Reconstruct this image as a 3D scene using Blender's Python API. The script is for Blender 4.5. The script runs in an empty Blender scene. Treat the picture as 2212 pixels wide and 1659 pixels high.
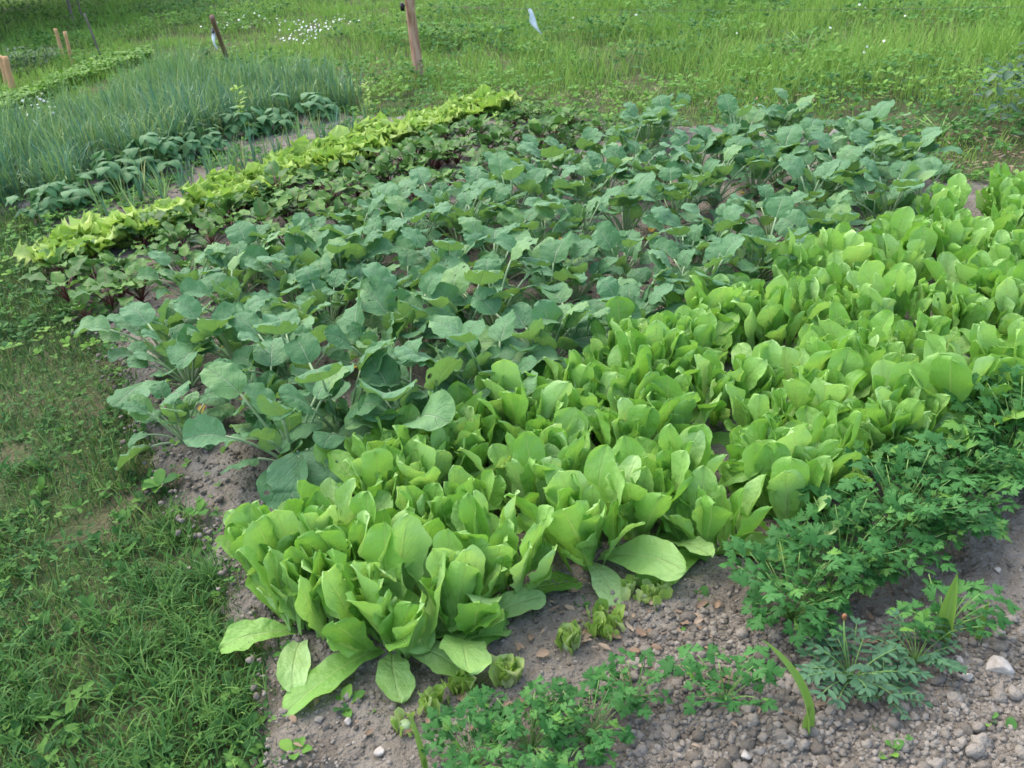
# Vegetable garden on a summer evening: lettuces, brassicas, beets, onions, meadow behind.
import bpy, math, random
import numpy as np
from mathutils import Matrix, Vector

R = np.random.default_rng(11)
random.seed(11)
scene = bpy.context.scene
COL = scene.collection
PI = math.pi
rad = math.radians

# ------------------------------------------------------------------ camera
F, CX, CY, EYE = 2000.0, 1106.0, 829.5, 1.6           # measured on the photograph at 2212 x 1659
PITCH = math.atan(F / math.hypot(350, 3571))
ROLL = math.atan2(350, 3571)
_s, _c = math.sin(ROLL), math.cos(ROLL)
_r = Vector((1, 0, 0)); _u = Vector((0, math.sin(PITCH), math.cos(PITCH))); _d = Vector((0, math.cos(PITCH), -math.sin(PITCH)))
CAMX = _c * _r - _s * _u
CAMY = _s * _r + _c * _u


def at(x, y, z=0.0):
    """ground point seen at photo position (x, y)"""
    v = CAMX * ((x - CX) / F) + CAMY * (-(y - CY) / F) + _d
    t = (z - EYE) / v.z
    return np.array((v.x * t, v.y * t))


def seen_x(x, y, z=0.1):
    """where in the photo's width a point stands"""
    v = Vector((x, y, z - EYE))
    return CX + F * v.dot(CAMX) / v.dot(_d)


cam = bpy.data.cameras.new('camera')
cam.sensor_width = 36.0
cam.lens = 36.0 * F / 2212.0
cam.clip_start = 0.05
cam.clip_end = 2000
cam.dof.use_dof = True; cam.dof.focus_distance = 2.9; cam.dof.aperture_fstop = 8.0
co = bpy.data.objects.new('camera', cam)
COL.objects.link(co)
m = Matrix.Identity(4)
for i, a in enumerate((CAMX, CAMY, -_d)):
    for j in range(3):
        m[j][i] = a[j]
m[2][3] = EYE
co.matrix_world = m
scene.camera = co

# ------------------------------------------------------------------ light
SUN_EL, SUN_AZ = 58.0, -45.0      # azimuth measured from +Y towards +X
world = bpy.data.worlds.new("World"); scene.world = world
world.use_nodes = True
wn = world.node_tree.nodes; wl = world.node_tree.links
bg = wn['Background']
sky = wn.new('ShaderNodeTexSky'); sky.sky_type = 'NISHITA'; sky.sun_disc = False
sky.sun_elevation = rad(SUN_EL); sky.sun_rotation = rad(SUN_AZ)
sky.dust_density = 3.0; sky.air_density = 1.0; sky.ozone_density = 0.3
wl.new(sky.outputs[0], bg.inputs[0]); bg.inputs[1].default_value = 0.15
sl = bpy.data.lights.new('sun', 'SUN'); sl.energy = 0.7; sl.angle = rad(110); sl.color = (1.0, 0.94, 0.84)
so = bpy.data.objects.new('sun', sl); COL.objects.link(so)
sd = Vector((math.sin(rad(SUN_AZ)) * math.cos(rad(SUN_EL)), math.cos(rad(SUN_AZ)) * math.cos(rad(SUN_EL)), math.sin(rad(SUN_EL))))
so.rotation_euler = sd.to_track_quat('Z', 'Y').to_euler()
so.location = sd * 30
scene.view_settings.view_transform = 'Standard'
scene.view_settings.look = 'None'
scene.view_settings.exposure = 1.7
scene.view_settings.gamma = 1.0
scene.cycles.max_bounces = 8
scene.cycles.transparent_max_bounces = 12
scene.cycles.use_denoising = True
scene.cycles.filter_width = 1.6


# ------------------------------------------------------------------ mesh helpers
def np_mesh(name, V, faces, uv=None, attrs=None, smooth=True, mats=None, midx=None):
    """faces: list of integer arrays (n,k)"""
    me = bpy.data.meshes.new(name)
    V = np.asarray(V, dtype=np.float32)
    me.vertices.add(len(V)); me.vertices.foreach_set('co', V.ravel())
    faces = [np.asarray(f, dtype=np.int32) for f in faces if len(f)]
    loops = np.concatenate([f.ravel() for f in faces])
    tot = np.concatenate([np.full(len(f), f.shape[1], np.int32) for f in faces])
    start = np.concatenate(([0], np.cumsum(tot)[:-1])).astype(np.int32)
    me.loops.add(len(loops)); me.loops.foreach_set('vertex_index', loops)
    me.polygons.add(len(tot)); me.polygons.foreach_set('loop_start', start)
    me.polygons.foreach_set('loop_total', tot)
    if smooth:
        me.polygons.foreach_set('use_smooth', np.ones(len(tot), bool))
    if midx is not None:
        me.polygons.foreach_set('material_index', np.asarray(midx, np.int32))
    me.update(calc_edges=True)
    if uv is not None:
        l = me.uv_layers.new(name='UVMap')
        l.data.foreach_set('uv', np.asarray(uv, np.float32)[loops].ravel())
    for k, a in (attrs or {}).items():
        at_ = me.attributes.new(k, 'FLOAT', 'POINT')
        at_.data.foreach_set('value', np.asarray(a, np.float32))
    me.validate()
    for mm in (mats or []):
        me.materials.append(mm)
    return me


class Acc:
    """collects pieces into one mesh"""
    def __init__(s): s.V = []; s.F = {}; s.UV = []; s.A = []; s.n = 0
    def add(s, V, faces, uv=None, rnd=0.0):
        V = np.asarray(V, float)
        for f in faces:
            f = np.asarray(f)
            if len(f): s.F.setdefault(f.shape[1], []).append(f + s.n)
        s.V.append(V); s.n += len(V)
        s.UV.append(np.zeros((len(V), 2)) if uv is None else uv)
        s.A.append(np.full(len(V), rnd) if np.isscalar(rnd) else rnd)
    def mesh(s, name, mat, smooth=True):
        return np_mesh(name, np.concatenate(s.V), [np.concatenate(f) for f in s.F.values()], np.concatenate(s.UV),
                       {'rnd': np.concatenate(s.A)}, smooth, [mat])


def rotz(V, a):
    c, s = math.cos(a), math.sin(a)
    V = np.asarray(V)
    return np.stack([V[:, 0] * c - V[:, 1] * s, V[:, 0] * s + V[:, 1] * c, V[:, 2]], 1)


def rotm(V, M):
    return np.asarray(V) @ np.array(M.to_3x3()).T


def grid_faces(nu, nv):
    i, j = np.meshgrid(np.arange(nu), np.arange(nv), indexing='ij')
    a = (i * (nv + 1) + j).ravel()
    return np.stack([a, a + 1, a + nv + 2, a + nv + 1], 1)


def wobble(rs, k=4, f=6.0):
    w = [(rs.normal(0, f), rs.normal(0, f * .6), rs.uniform(0, 6.28), rs.uniform(.5, 1)) for _ in range(k)]
    return lambda a, b: sum(am * np.sin(x * a + y * b + p) for x, y, p, am in w) / k


PROF = {
    'lettuce': ([0, .08, .22, .42, .62, .78, .9, .965, 1], [.20, .20, .34, .66, .93, 1, .84, .52, .0]),
    'romaine': ([0, .08, .25, .45, .65, .82, .93, .98, 1], [.24, .26, .5, .82, .97, .86, .56, .3, .0]),
    'spoon': ([0, .1, .3, .5, .68, .82, .92, .975, 1], [.24, .26, .40, .62, .92, 1, .82, .48, .0]),
    'brassica': ([0, .05, .16, .35, .6, .8, .93, .98, 1], [.16, .5, .86, 1, .96, .74, .42, .2, .0]),
    'round': ([0, .06, .2, .45, .7, .87, .96, .99, 1], [.25, .62, .92, 1, .92, .68, .38, .16, .0]),
    'beet': ([0, .08, .25, .5, .75, .92, 1], [.2, .7, 1, .88, .6, .26, .0]),
    'bean': ([0, .06, .25, .5, .75, .92, 1], [.3, .75, 1, .82, .48, .16, .0]),
    'oval': ([0, .1, .3, .55, .8, .95, 1], [.15, .45, .85, 1, .75, .36, .0]),
    'fan': ([0, .1, .3, .55, .75, .9, .97, 1], [.3, .4, .7, .95, 1, .9, .65, .2]),
    'spear': ([0, .1, .3, .6, .85, 1], [.55, .8, 1, .85, .4, .0]),
}


def leaf(rs, L, W, prof='lettuce', el0=80, el1=40, pw=1.6, cup=.25, ruffle=.0, rf=3.0, teeth=.0, tf=9, wav=.02, twist=0., nu=12, nv=8,
         groove=.02, origin=(0, 0), side=0., tipfold=0.):
    """leaf blade: grows along +Y from origin, rising at el0 and ending at el1 degrees; +normal is the upper face"""
    tau = np.linspace(0, 1, nu + 1)
    t = 1 - (1 - tau) ** 1.25
    s = np.linspace(-1, 1, nv + 1)
    el = np.radians(el0 + (el1 - el0) * t ** pw)
    dt = np.diff(t, prepend=0) * L
    elm = np.concatenate(([el[0]], (el[1:] + el[:-1]) / 2))
    cy = origin[0] + np.cumsum(dt * np.cos(elm)); cz = origin[1] + np.cumsum(dt * np.sin(elm))
    w = np.interp(t, *PROF[prof]) * W / 2
    T, S = np.meshgrid(t, s, indexing='ij')
    wb = wobble(rs)
    ph = rs.uniform(0, 6.28, 6)
    edge = np.abs(S) ** 2.2
    sgn = np.where(S > 0, 1.0, -1.0)
    ww = w[:, None] * np.ones_like(S)
    if teeth:
        tt = np.abs(np.sin(tf * PI * T + np.where(S > 0, ph[0], ph[1]))) - .5 + .6 * np.sin(2.7 * tf * T + np.where(S > 0, ph[2], ph[3]))
        ww = ww * (1 + teeth * tt * np.abs(S) ** 3)
    X = S * ww * (1 - .22 * abs(cup) * np.abs(S))
    N = cup * ww * S * S - groove * W * np.exp(-(S / .16) ** 2)
    N = N + wav * L * wb(T * 1.0, S * .8) * np.minimum(1, T * 3)
    if ruffle:
        N = N + ruffle * W * edge * np.minimum(1, T * 2.2) * (np.sin(2 * PI * rf * T + np.where(S > 0, ph[4], ph[5])) + .5 * np.sin(2 * PI * rf * 1.9 * T + ph[0] + sgn))
        X = X + ruffle * W * .35 * edge * sgn * np.cos(2 * PI * rf * T * 1.3 + ph[1] * sgn)
    if twist:
        tw = twist * T
        X, N = X * np.cos(tw) - N * np.sin(tw), X * np.sin(tw) + N * np.cos(tw)
    X = X + side * L * T ** 2
    E = el[:, None]
    Y = cy[:, None] - np.sin(E) * N
    Z = cz[:, None] + np.cos(E) * N
    V = np.stack([X, Y, Z], -1).reshape(-1, 3)
    uv = np.stack([(S + 1) / 2, T], -1).reshape(-1, 2)
    return V, grid_faces(nu, nv), uv


def tube(P, r0, r1, n=6):
    P = np.asarray(P, float); k = len(P)
    d = np.gradient(P, axis=0); d /= np.linalg.norm(d, axis=1)[:, None] + 1e-9
    ref = np.array((1., 0.13, 0.07)) if abs(d[0][0]) < .8 else np.array((0., 1., .1))
    a = np.cross(d, ref); a /= np.linalg.norm(a, axis=1)[:, None]
    b = np.cross(d, a)
    ang = np.arange(n) / n * 2 * PI
    r = np.linspace(r0, r1, k) if np.isscalar(r1) else np.asarray(r1)
    V = P[:, None] + r[:, None, None] * (np.cos(ang)[None, :, None] * a[:, None] + np.sin(ang)[None, :, None] * b[:, None])
    V = V.reshape(-1, 3)
    i, j = np.meshgrid(np.arange(k - 1), np.arange(n), indexing='ij')
    f = np.stack([i * n + j, i * n + (j + 1) % n, (i + 1) * n + (j + 1) % n, (i + 1) * n + j], -1).reshape(-1, 4)
    V = np.concatenate([V, P[:1], P[-1:]])
    j = np.arange(n)
    caps = np.concatenate([np.stack([(j + 1) % n, j, np.full(n, k * n)], 1), np.stack([(k - 1) * n + j, (k - 1) * n + (j + 1) % n, np.full(n, k * n + 1)], 1)])
    return V, [f, caps]


def arc_pts(L, el0, el1, pw=1.0, n=7):
    t = np.linspace(0, 1, n)
    el = np.radians(el0 + (el1 - el0) * t ** pw)
    elm = np.concatenate(([el[0]], (el[1:] + el[:-1]) / 2))
    dt = np.diff(t, prepend=0) * L
    return np.stack([np.zeros(n), np.cumsum(dt * np.cos(elm)), np.cumsum(dt * np.sin(elm))], 1)


_ico_cache = {}
def ico(sub):
    if sub not in _ico_cache:
        import bmesh
        bm = bmesh.new(); bmesh.ops.create_icosphere(bm, subdivisions=sub, radius=1)
        V = np.array([v.co[:] for v in bm.verts]); f = np.array([[v.index for v in p.verts] for p in bm.faces]); bm.free()
        _ico_cache[sub] = (V, f)
    return _ico_cache[sub]


class VN:
    """smooth value noise on the plane"""
    def __init__(s, seed, n=64): s.g = np.random.default_rng(seed).random((n, n)); s.n = n
    def __call__(s, x, y):
        xi = np.floor(x).astype(int); yi = np.floor(y).astype(int)
        fx = x - xi; fy = y - yi
        fx = fx * fx * (3 - 2 * fx); fy = fy * fy * (3 - 2 * fy)
        g, n = s.g, s.n
        a = g[xi % n, yi % n]; b = g[(xi + 1) % n, yi % n]; c = g[xi % n, (yi + 1) % n]; d = g[(xi + 1) % n, (yi + 1) % n]
        return (a * (1 - fx) + b * fx) * (1 - fy) + (c * (1 - fx) + d * fx) * fy


def inside(P, poly):
    x, y = P[:, 0], P[:, 1]
    r = np.zeros(len(P), bool)
    q = poly[-1]
    for p in poly:
        c = ((p[1] > y) != (q[1] > y)) & (x < (q[0] - p[0]) * (y - p[1]) / (q[1] - p[1] + 1e-12) + p[0])
        r ^= c
        q = p
    return r


def edge_dist(P, poly):
    """distance to the polygon's outline"""
    best = np.full(len(P), 1e9)
    q = np.array(poly[-1])
    for p in poly:
        p = np.array(p); d = p - q
        t = np.clip(((P - q) @ d) / (d @ d + 1e-12), 0, 1)
        best = np.minimum(best, np.linalg.norm(P - (q + t[:, None] * d), axis=1))
        q = p
    return best


def put(name, me, parent=None, M=None):
    o = bpy.data.objects.new(name, me)
    COL.objects.link(o)
    if parent is not None: o.parent = parent
    if M is not None: o.matrix_basis = M
    return o


def tag(o, label=None, cat=None, group=None, kind=None):
    if label: o['label'] = label
    if cat: o['category'] = cat
    if group: o['group'] = group
    if kind: o['kind'] = kind
    return o


def empty(name, x, y, z=0.0, rz=0.0, sc=1.0):
    o = bpy.data.objects.new(name, None)
    o.empty_display_size = .05
    COL.objects.link(o)
    o.location = (x, y, z); o.rotation_euler = (0, 0, rz); o.scale = (sc, sc, sc)
    return o


_ORD = 'first second third fourth fifth sixth seventh eighth ninth tenth eleventh twelfth thirteenth fourteenth fifteenth sixteenth seventeenth eighteenth nineteenth twentieth'.split()
def nth(i):
    if i < 20: return _ORD[i]
    return ['twenty-', 'thirty-', 'forty-'][(i + 1) // 10 - 2] + _ORD[(i + 1) % 10 - 1] if (i + 1) % 10 else ['', '', 'thirtieth', 'fortieth', 'fiftieth'][(i + 1) // 10 - 1]


# ------------------------------------------------------------------ materials
def nodes_of(m):
    m.use_nodes = True
    n = m.node_tree.nodes; l = m.node_tree.links
    n.clear()
    return n, l


def leaf_mat(name, stops, vein=(.5, .6, .35), vamt=.5, nveins=7, slope=.45, trans=.35, rough=.5, mott=.35, bump=.25, bscale=90., holes=0., spec=.35, rib=.05, vb=-.25,
             tcol=None, back=None, sheen=0., bdist=.006):
    """leaf surface: colour by the leaf's own random number, mottling, midrib and side veins along its UV, light passing through"""
    m = bpy.data.materials.new(name); n, l = nodes_of(m)
    def N(t, **k):
        x = n.new(t)
        for a, b in k.items(): setattr(x, a, b)
        return x
    def M(op, a, b=None, c=None):
        x = N('ShaderNodeMath', operation=op)
        for i, v in enumerate((a, b, c)):
            if v is None: continue
            if isinstance(v, (int, float)): x.inputs[i].default_value = v
            else: l.new(v, x.inputs[i])
        return x.outputs[0]
    oi = N('ShaderNodeObjectInfo'); at_ = N('ShaderNodeAttribute', attribute_name='rnd')
    rnd = M('FRACT', M('ADD', oi.outputs['Random'], at_.outputs['Fac']))
    tc = N('ShaderNodeTexCoord')
    no = N('ShaderNodeTexNoise'); no.inputs['Scale'].default_value = 14; no.inputs['Detail'].default_value = 3
    off = N('ShaderNodeVectorMath', operation='ADD')
    cb = N('ShaderNodeCombineXYZ'); l.new(M('MULTIPLY', rnd, 37.0), cb.inputs[0]); l.new(M('MULTIPLY', rnd, 11.0), cb.inputs[1])
    l.new(tc.outputs['Object'], off.inputs[0]); l.new(cb.outputs[0], off.inputs[1])
    l.new(off.outputs[0], no.inputs['Vector'])
    fac = M('ADD', M('MULTIPLY', rnd, 1 - mott), M('MULTIPLY', no.outputs['Fac'], mott))
    cr = N('ShaderNodeValToRGB')
    while len(cr.color_ramp.elements) < len(stops): cr.color_ramp.elements.new(.5)
    for e, (p, c) in zip(cr.color_ramp.elements, stops): e.position = p; e.color = (*c, 1)
    l.new(fac, cr.inputs[0])
    col = cr.outputs[0]
    hgt = None
    if vamt > 0:
        sx = N('ShaderNodeSeparateXYZ'); l.new(tc.outputs['UV'], sx.inputs[0])
        s = M('ABSOLUTE', M('SUBTRACT', sx.outputs[0], .5))           # 0 .. .5
        v = sx.outputs[1]
        ribw = M('MULTIPLY_ADD', v, -rib * .75, rib)
        mr = N('ShaderNodeMapRange', clamp=True); l.new(s, mr.inputs[0]); l.new(M('MULTIPLY', ribw, .35), mr.inputs[1]); l.new(ribw, mr.inputs[2]); mr.inputs[3].default_value = 1; mr.inputs[4].default_value = 0
        nz = N('ShaderNodeTexNoise'); nz.inputs['Scale'].default_value = 6; l.new(tc.outputs['UV'], nz.inputs['Vector'])
        q = M('MULTIPLY', M('SUBTRACT', M('ADD', v, M('MULTIPLY', nz.outputs['Fac'], .10)), M('MULTIPLY', s, slope)), nveins)
        fr = M('ABSOLUTE', M('SUBTRACT', M('FRACT', q), .5))
        m2 = N('ShaderNodeMapRange', clamp=True); l.new(fr, m2.inputs[0]); m2.inputs[1].default_value = .0; m2.inputs[2].default_value = .10; m2.inputs[3].default_value = .55; m2.inputs[4].default_value = 0
        vv = M('MAXIMUM', mr.outputs[0], M('MULTIPLY', m2.outputs[0], M('MULTIPLY_ADD', s, -1.6, 1.0)))
        mx = N('ShaderNodeMixRGB'); l.new(M('MULTIPLY', vv, vamt), mx.inputs[0]); l.new(col, mx.inputs[1]); mx.inputs[2].default_value = (*vein, 1)
        col = mx.outputs[0]
        hgt = M('MULTIPLY', vv, vb)
    if back is not None:
        ge = N('ShaderNodeNewGeometry')
        mb = N('ShaderNodeMixRGB'); l.new(M('MULTIPLY', ge.outputs['Backfacing'], .75), mb.inputs[0]); l.new(col, mb.inputs[1]); mb.inputs[2].default_value = (*back, 1)
        col = mb.outputs[0]
    bn = N('ShaderNodeTexNoise'); bn.inputs['Scale'].default_value = bscale; bn.inputs['Detail'].default_value = 2; l.new(off.outputs[0], bn.inputs['Vector'])
    h = bn.outputs['Fac'] if hgt is None else M('ADD', bn.outputs['Fac'], hgt)
    bp = N('ShaderNodeBump'); bp.inputs['Strength'].default_value = bump; bp.inputs['Distance'].default_value = bdist; l.new(h, bp.inputs['Height'])
    pr = N('ShaderNodeBsdfPrincipled'); pr.inputs['Roughness'].default_value = rough; pr.inputs['Specular IOR Level'].default_value = spec
    l.new(col, pr.inputs['Base Color']); l.new(bp.outputs[0], pr.inputs['Normal'])
    if sheen:
        pr.inputs['Sheen Weight'].default_value = sheen; pr.inputs['Sheen Tint'].default_value = (.75, .88, 1, 1); pr.inputs['Sheen Roughness'].default_value = .4
    tr = N('ShaderNodeBsdfTranslucent'); l.new(bp.outputs[0], tr.inputs['Normal'])
    if tcol is None: l.new(col, tr.inputs[0])
    else:
        mt = N('ShaderNodeMixRGB', blend_type='MULTIPLY'); mt.inputs[0].default_value = 1; l.new(col, mt.inputs[1]); mt.inputs[2].default_value = (*tcol, 1); l.new(mt.outputs[0], tr.inputs[0])
    ms = N('ShaderNodeMixShader'); ms.inputs[0].default_value = trans; l.new(pr.outputs[0], ms.inputs[1]); l.new(tr.outputs[0], ms.inputs[2])
    out = ms.outputs[0]
    if holes:
        vo = N('ShaderNodeTexVoronoi'); vo.inputs['Scale'].default_value = 34; l.new(off.outputs[0], vo.inputs['Vector'])
        sp = N('ShaderNodeSeparateColor'); l.new(vo.outputs['Color'], sp.inputs[0])
        hh = M('LESS_THAN', vo.outputs['Distance'], M('MULTIPLY', M('GREATER_THAN', sp.outputs[0], 1 - holes), M('MULTIPLY_ADD', sp.outputs[1], .22, .06)))
        tp = N('ShaderNodeBsdfTransparent')
        m3 = N('ShaderNodeMixShader'); l.new(hh, m3.inputs[0]); l.new(out, m3.inputs[1]); l.new(tp.outputs[0], m3.inputs[2]); out = m3.outputs[0]
    om = N('ShaderNodeOutputMaterial'); l.new(out, om.inputs[0])
    return m


def plain_mat(name, stops, scale=8., rough=.8, bump=.3, bscale=60., stretch=(1, 1, 1), spec=.3, dist=.01, rndmix=0., trans=0., detail=5):
    m = bpy.data.materials.new(name); n, l = nodes_of(m)
    tc = n.new('ShaderNodeTexCoord'); mp = n.new('ShaderNodeMapping'); mp.inputs['Scale'].default_value = stretch
    l.new(tc.outputs['Object'], mp.inputs[0])
    no = n.new('ShaderNodeTexNoise'); no.inputs['Scale'].default_value = scale; no.inputs['Detail'].default_value = detail; l.new(mp.outputs[0], no.inputs['Vector'])
    cr = n.new('ShaderNodeValToRGB')
    while len(cr.color_ramp.elements) < len(stops): cr.color_ramp.elements.new(.5)
    for e, (p, c) in zip(cr.color_ramp.elements, stops): e.position = p; e.color = (*c, 1)
    f = no.outputs['Fac']
    if rndmix:
        a = n.new('ShaderNodeAttribute'); a.attribute_name = 'rnd'
        mx = n.new('ShaderNodeMath'); mx.operation = 'MULTIPLY_ADD'; l.new(a.outputs['Fac'], mx.inputs[0]); mx.inputs[1].default_value = rndmix
        m1 = n.new('ShaderNodeMath'); m1.operation = 'MULTIPLY'; l.new(f, m1.inputs[0]); m1.inputs[1].default_value = 1 - rndmix
        l.new(m1.outputs[0], mx.inputs[2]); f = mx.outputs[0]
    l.new(f, cr.inputs[0])
    bn = n.new('ShaderNodeTexNoise'); bn.inputs['Scale'].default_value = bscale; bn.inputs['Detail'].default_value = 4; l.new(mp.outputs[0], bn.inputs['Vector'])
    bp = n.new('ShaderNodeBump'); bp.inputs['Strength'].default_value = bump; bp.inputs['Distance'].default_value = dist; l.new(bn.outputs['Fac'], bp.inputs['Height'])
    pr = n.new('ShaderNodeBsdfPrincipled'); pr.inputs['Roughness'].default_value = rough; pr.inputs['Specular IOR Level'].default_value = spec
    l.new(cr.outputs[0], pr.inputs['Base Color']); l.new(bp.outputs[0], pr.inputs['Normal'])
    om = n.new('ShaderNodeOutputMaterial')
    if trans:
        tr = n.new('ShaderNodeBsdfTranslucent'); l.new(cr.outputs[0], tr.inputs[0])
        ms = n.new('ShaderNodeMixShader'); ms.inputs[0].default_value = trans; l.new(pr.outputs[0], ms.inputs[1]); l.new(tr.outputs[0], ms.inputs[2]); l.new(ms.outputs[0], om.inputs[0])
    else:
        l.new(pr.outputs[0], om.inputs[0])
    return m


MAT = {}
MAT['lettuce'] = leaf_mat('lettuce_leaf', [(0, (.135, .345, .05)), (.4, (.25, .485, .095)), (.75, (.365, .60, .19)), (1, (.50, .69, .34))], vein=(.48, .62, .22), vamt=.4, nveins=6, slope=.9, trans=.38,
                          rough=.48, mott=.35, bump=.8, bdist=.008, bscale=48, spec=.45, rib=.075, holes=.02, tcol=(1.0, 1.0, .6))
MAT['brassica'] = leaf_mat('brassica_leaf', [(0, (.055, .160, .050)), (.3, (.088, .222, .084)), (.6, (.126, .275, .122)), (.8, (.165, .315, .112)), (1, (.23, .37, .09))], vein=(.42, .52, .34), vamt=.6, nveins=6, slope=.75, trans=.28,
                           rough=.58, mott=.35, bump=.9, bdist=.010, bscale=40, holes=.15, spec=.3, rib=.035, tcol=(1, 1.1, .5), back=(.21, .35, .13), sheen=.05, vb=-.4)
MAT['brassica_stalk'] = plain_mat('brassica_stalk', [(.3, (.22, .34, .16)), (.7, (.34, .42, .24))], scale=12, rough=.5, bump=.1)
MAT['beet'] = leaf_mat('beet_leaf', [(0, (.030, .085, .020)), (.45, (.07, .18, .036)), (.8, (.13, .27, .05)), (.95, (.21, .34, .05)), (1, (.42, .30, .05))], vein=(.22, .07, .08), vamt=.4, nveins=5, trans=.25, rough=.5, bump=.4, spec=.25, rib=.07)
MAT['beet_stalk'] = plain_mat('beet_stalk', [(.3, (.075, .025, .022)), (.7, (.16, .06, .045))], scale=20, rough=.45, bump=.1)
MAT['curly'] = leaf_mat('curly_lettuce_leaf', [(0, (.20, .37, .045)), (.5, (.34, .52, .085)), (1, (.52, .66, .22))], vein=(.6, .66, .3), vamt=.3, nveins=5, trans=.4, rough=.5, bump=.4, spec=.3, rib=.05)
MAT['bean'] = leaf_mat('bean_leaf', [(0, (.05, .16, .045)), (.6, (.09, .23, .08)), (1, (.12, .27, .11))], vein=(.22, .34, .16), vamt=.4, nveins=5, trans=.28, rough=.55, bump=.3, rib=.04)
MAT['stem'] = plain_mat('green_stem', [(.3, (.13, .27, .06)), (.7, (.22, .36, .10))], scale=20, rough=.5, bump=.1)
MAT['parsley'] = leaf_mat('parsley_leaf', [(0, (.026, .108, .022)), (.45, (.048, .170, .036)), (.75, (.075, .225, .052)), (.9, (.14, .30, .045)), (1, (.26, .38, .06))], vamt=.0, trans=.28, rough=.55, mott=.3, bump=.2, spec=.2)
MAT['marigold'] = leaf_mat('marigold_leaf', [(0, (.028, .095, .04)), (.6, (.05, .14, .06)), (1, (.08, .19, .08))], vamt=.0, trans=.2, rough=.5, mott=.3, bump=.2)
MAT['onion'] = leaf_mat('onion_leaf', [(0, (.07, .175, .12)), (.3, (.11, .25, .145)), (.6, (.16, .31, .11)), (.88, (.27, .40, .11)), (1, (.52, .47, .19))], vamt=.0, trans=.15, rough=.45, mott=.12, bump=.1)
MAT['grass'] = leaf_mat('grass_blade', [(0, (.065, .17, .024)), (.4, (.145, .315, .046)), (.75, (.235, .41, .07)), (.92, (.28, .42, .10)), (1, (.50, .43, .24))], vamt=.0, trans=.3, rough=.6, spec=.2, mott=.12, bump=.1)
MAT['clover'] = leaf_mat('clover_leaf', [(0, (.030, .105, .030)), (.4, (.075, .20, .042)), (.75, (.12, .27, .045)), (1, (.19, .35, .06))], vamt=.0, trans=.28, rough=.65, spec=.15, mott=.2, bump=.2)
MAT['shoot'] = leaf_mat('shoot_leaf', [(0, (.17, .32, .05)), (1, (.24, .38, .08))], vein=(.3, .42, .14), vamt=.4, nveins=0, trans=.3, rough=.45, mott=.5, bump=.2, rib=.1)
MAT['path_grass'] = leaf_mat('path_grass_blade', [(0, (.020, .076, .020)), (.4, (.052, .152, .034)), (.75, (.108, .235, .048)), (.92, (.17, .28, .06)), (1, (.42, .36, .22))], vamt=.0, trans=.25, rough=.6, spec=.2, mott=.12, bump=.1)
MAT['path_leaf'] = leaf_mat('path_weed_leaf', [(0, (.020, .075, .018)), (.5, (.047, .14, .030)), (.9, (.105, .235, .042)), (1, (.22, .31, .06))], vamt=.0, trans=.25, rough=.65, mott=.2, bump=.2, spec=.15)
MAT['regrowth'] = leaf_mat('regrowth_leaf', [(0, (.20, .38, .05)), (.5, (.36, .52, .11)), (1, (.58, .66, .34))], vein=(.6, .66, .4), vamt=.5, nveins=3, trans=.35, rough=.5, mott=.3, bump=.3)
MAT['litter'] = leaf_mat('dry_leaf', [(0, (.17, .11, .07)), (.6, (.30, .215, .14)), (1, (.46, .37, .27))], vamt=.0, trans=.2, rough=.8, mott=.3, bump=.3)
MAT['petal'] = plain_mat('white_petal', [(.3, (.60, .63, .56)), (.7, (.74, .76, .70))], rough=.6, bump=0)
MAT['yellow'] = plain_mat('yellow_petal', [(.3, (.75, .50, .03)), (.7, (.8, .6, .05))], rough=.6, bump=0)
MAT['orange'] = plain_mat('orange_bud', [(.3, (.16, .085, .035)), (.7, (.30, .14, .06))], scale=40, rough=.6, bump=.2)
MAT['stone'] = plain_mat('pale_stone', [(.3, (.30, .265, .22)), (.5, (.42, .385, .33)), (.75, (.54, .50, .44))], scale=30, rough=.9, bump=.9, bscale=45)
MAT['soil'] = plain_mat('soil', [(.25, (.122, .106, .083)), (.5, (.195, .174, .141)), (.75, (.275, .249, .207))], scale=7, rough=.95, bump=1.0, bscale=70, spec=.15, dist=.02, detail=8)
MAT['clod'] = plain_mat('soil_clod', [(.15, (.110, .096, .076)), (.5, (.193, .173, .141)), (.85, (.283, .256, .213))], scale=25, rough=.95, bump=.9, bscale=120, spec=.12, dist=.008, rndmix=.65)
MAT['thatch'] = plain_mat('thatch', [(.2, (.040, .060, .022)), (.45, (.070, .095, .036)), (.64, (.115, .110, .060)), (.84, (.20, .168, .118))], scale=3.5, rough=.95, bump=1.0, bscale=60, spec=.1, dist=.03, detail=9)
MAT['post'] = plain_mat('post_wood', [(.3, (.20, .10, .06)), (.48, (.46, .26, .17)), (.7, (.58, .39, .29))], scale=6, rough=.85, bump=.7, bscale=14, stretch=(5, 5, .7), dist=.01)
MAT['stake'] = plain_mat('stake_wood', [(.3, (.48, .26, .12)), (.7, (.62, .38, .20))], scale=9, rough=.8, bump=.4, bscale=20, stretch=(4, 4, .6))
MAT['redstake'] = plain_mat('weathered_stake_wood', [(.3, (.20, .11, .085)), (.7, (.34, .20, .16))], scale=9, rough=.85, bump=.4, bscale=20, stretch=(4, 4, .6))
MAT['greywood'] = plain_mat('grey_pole_wood', [(.3, (.12, .10, .085)), (.7, (.22, .19, .16))], scale=9, rough=.85, bump=.4, bscale=20, stretch=(4, 4, .6))
MAT['black'] = plain_mat('black_plastic', [(.3, (.012, .012, .013)), (.7, (.025, .025, .027))], rough=.4, bump=0)
MAT['wire'] = plain_mat('fence_wire', [(.3, (.07, .07, .07)), (.7, (.11, .11, .11))], rough=.6, bump=0)
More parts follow.
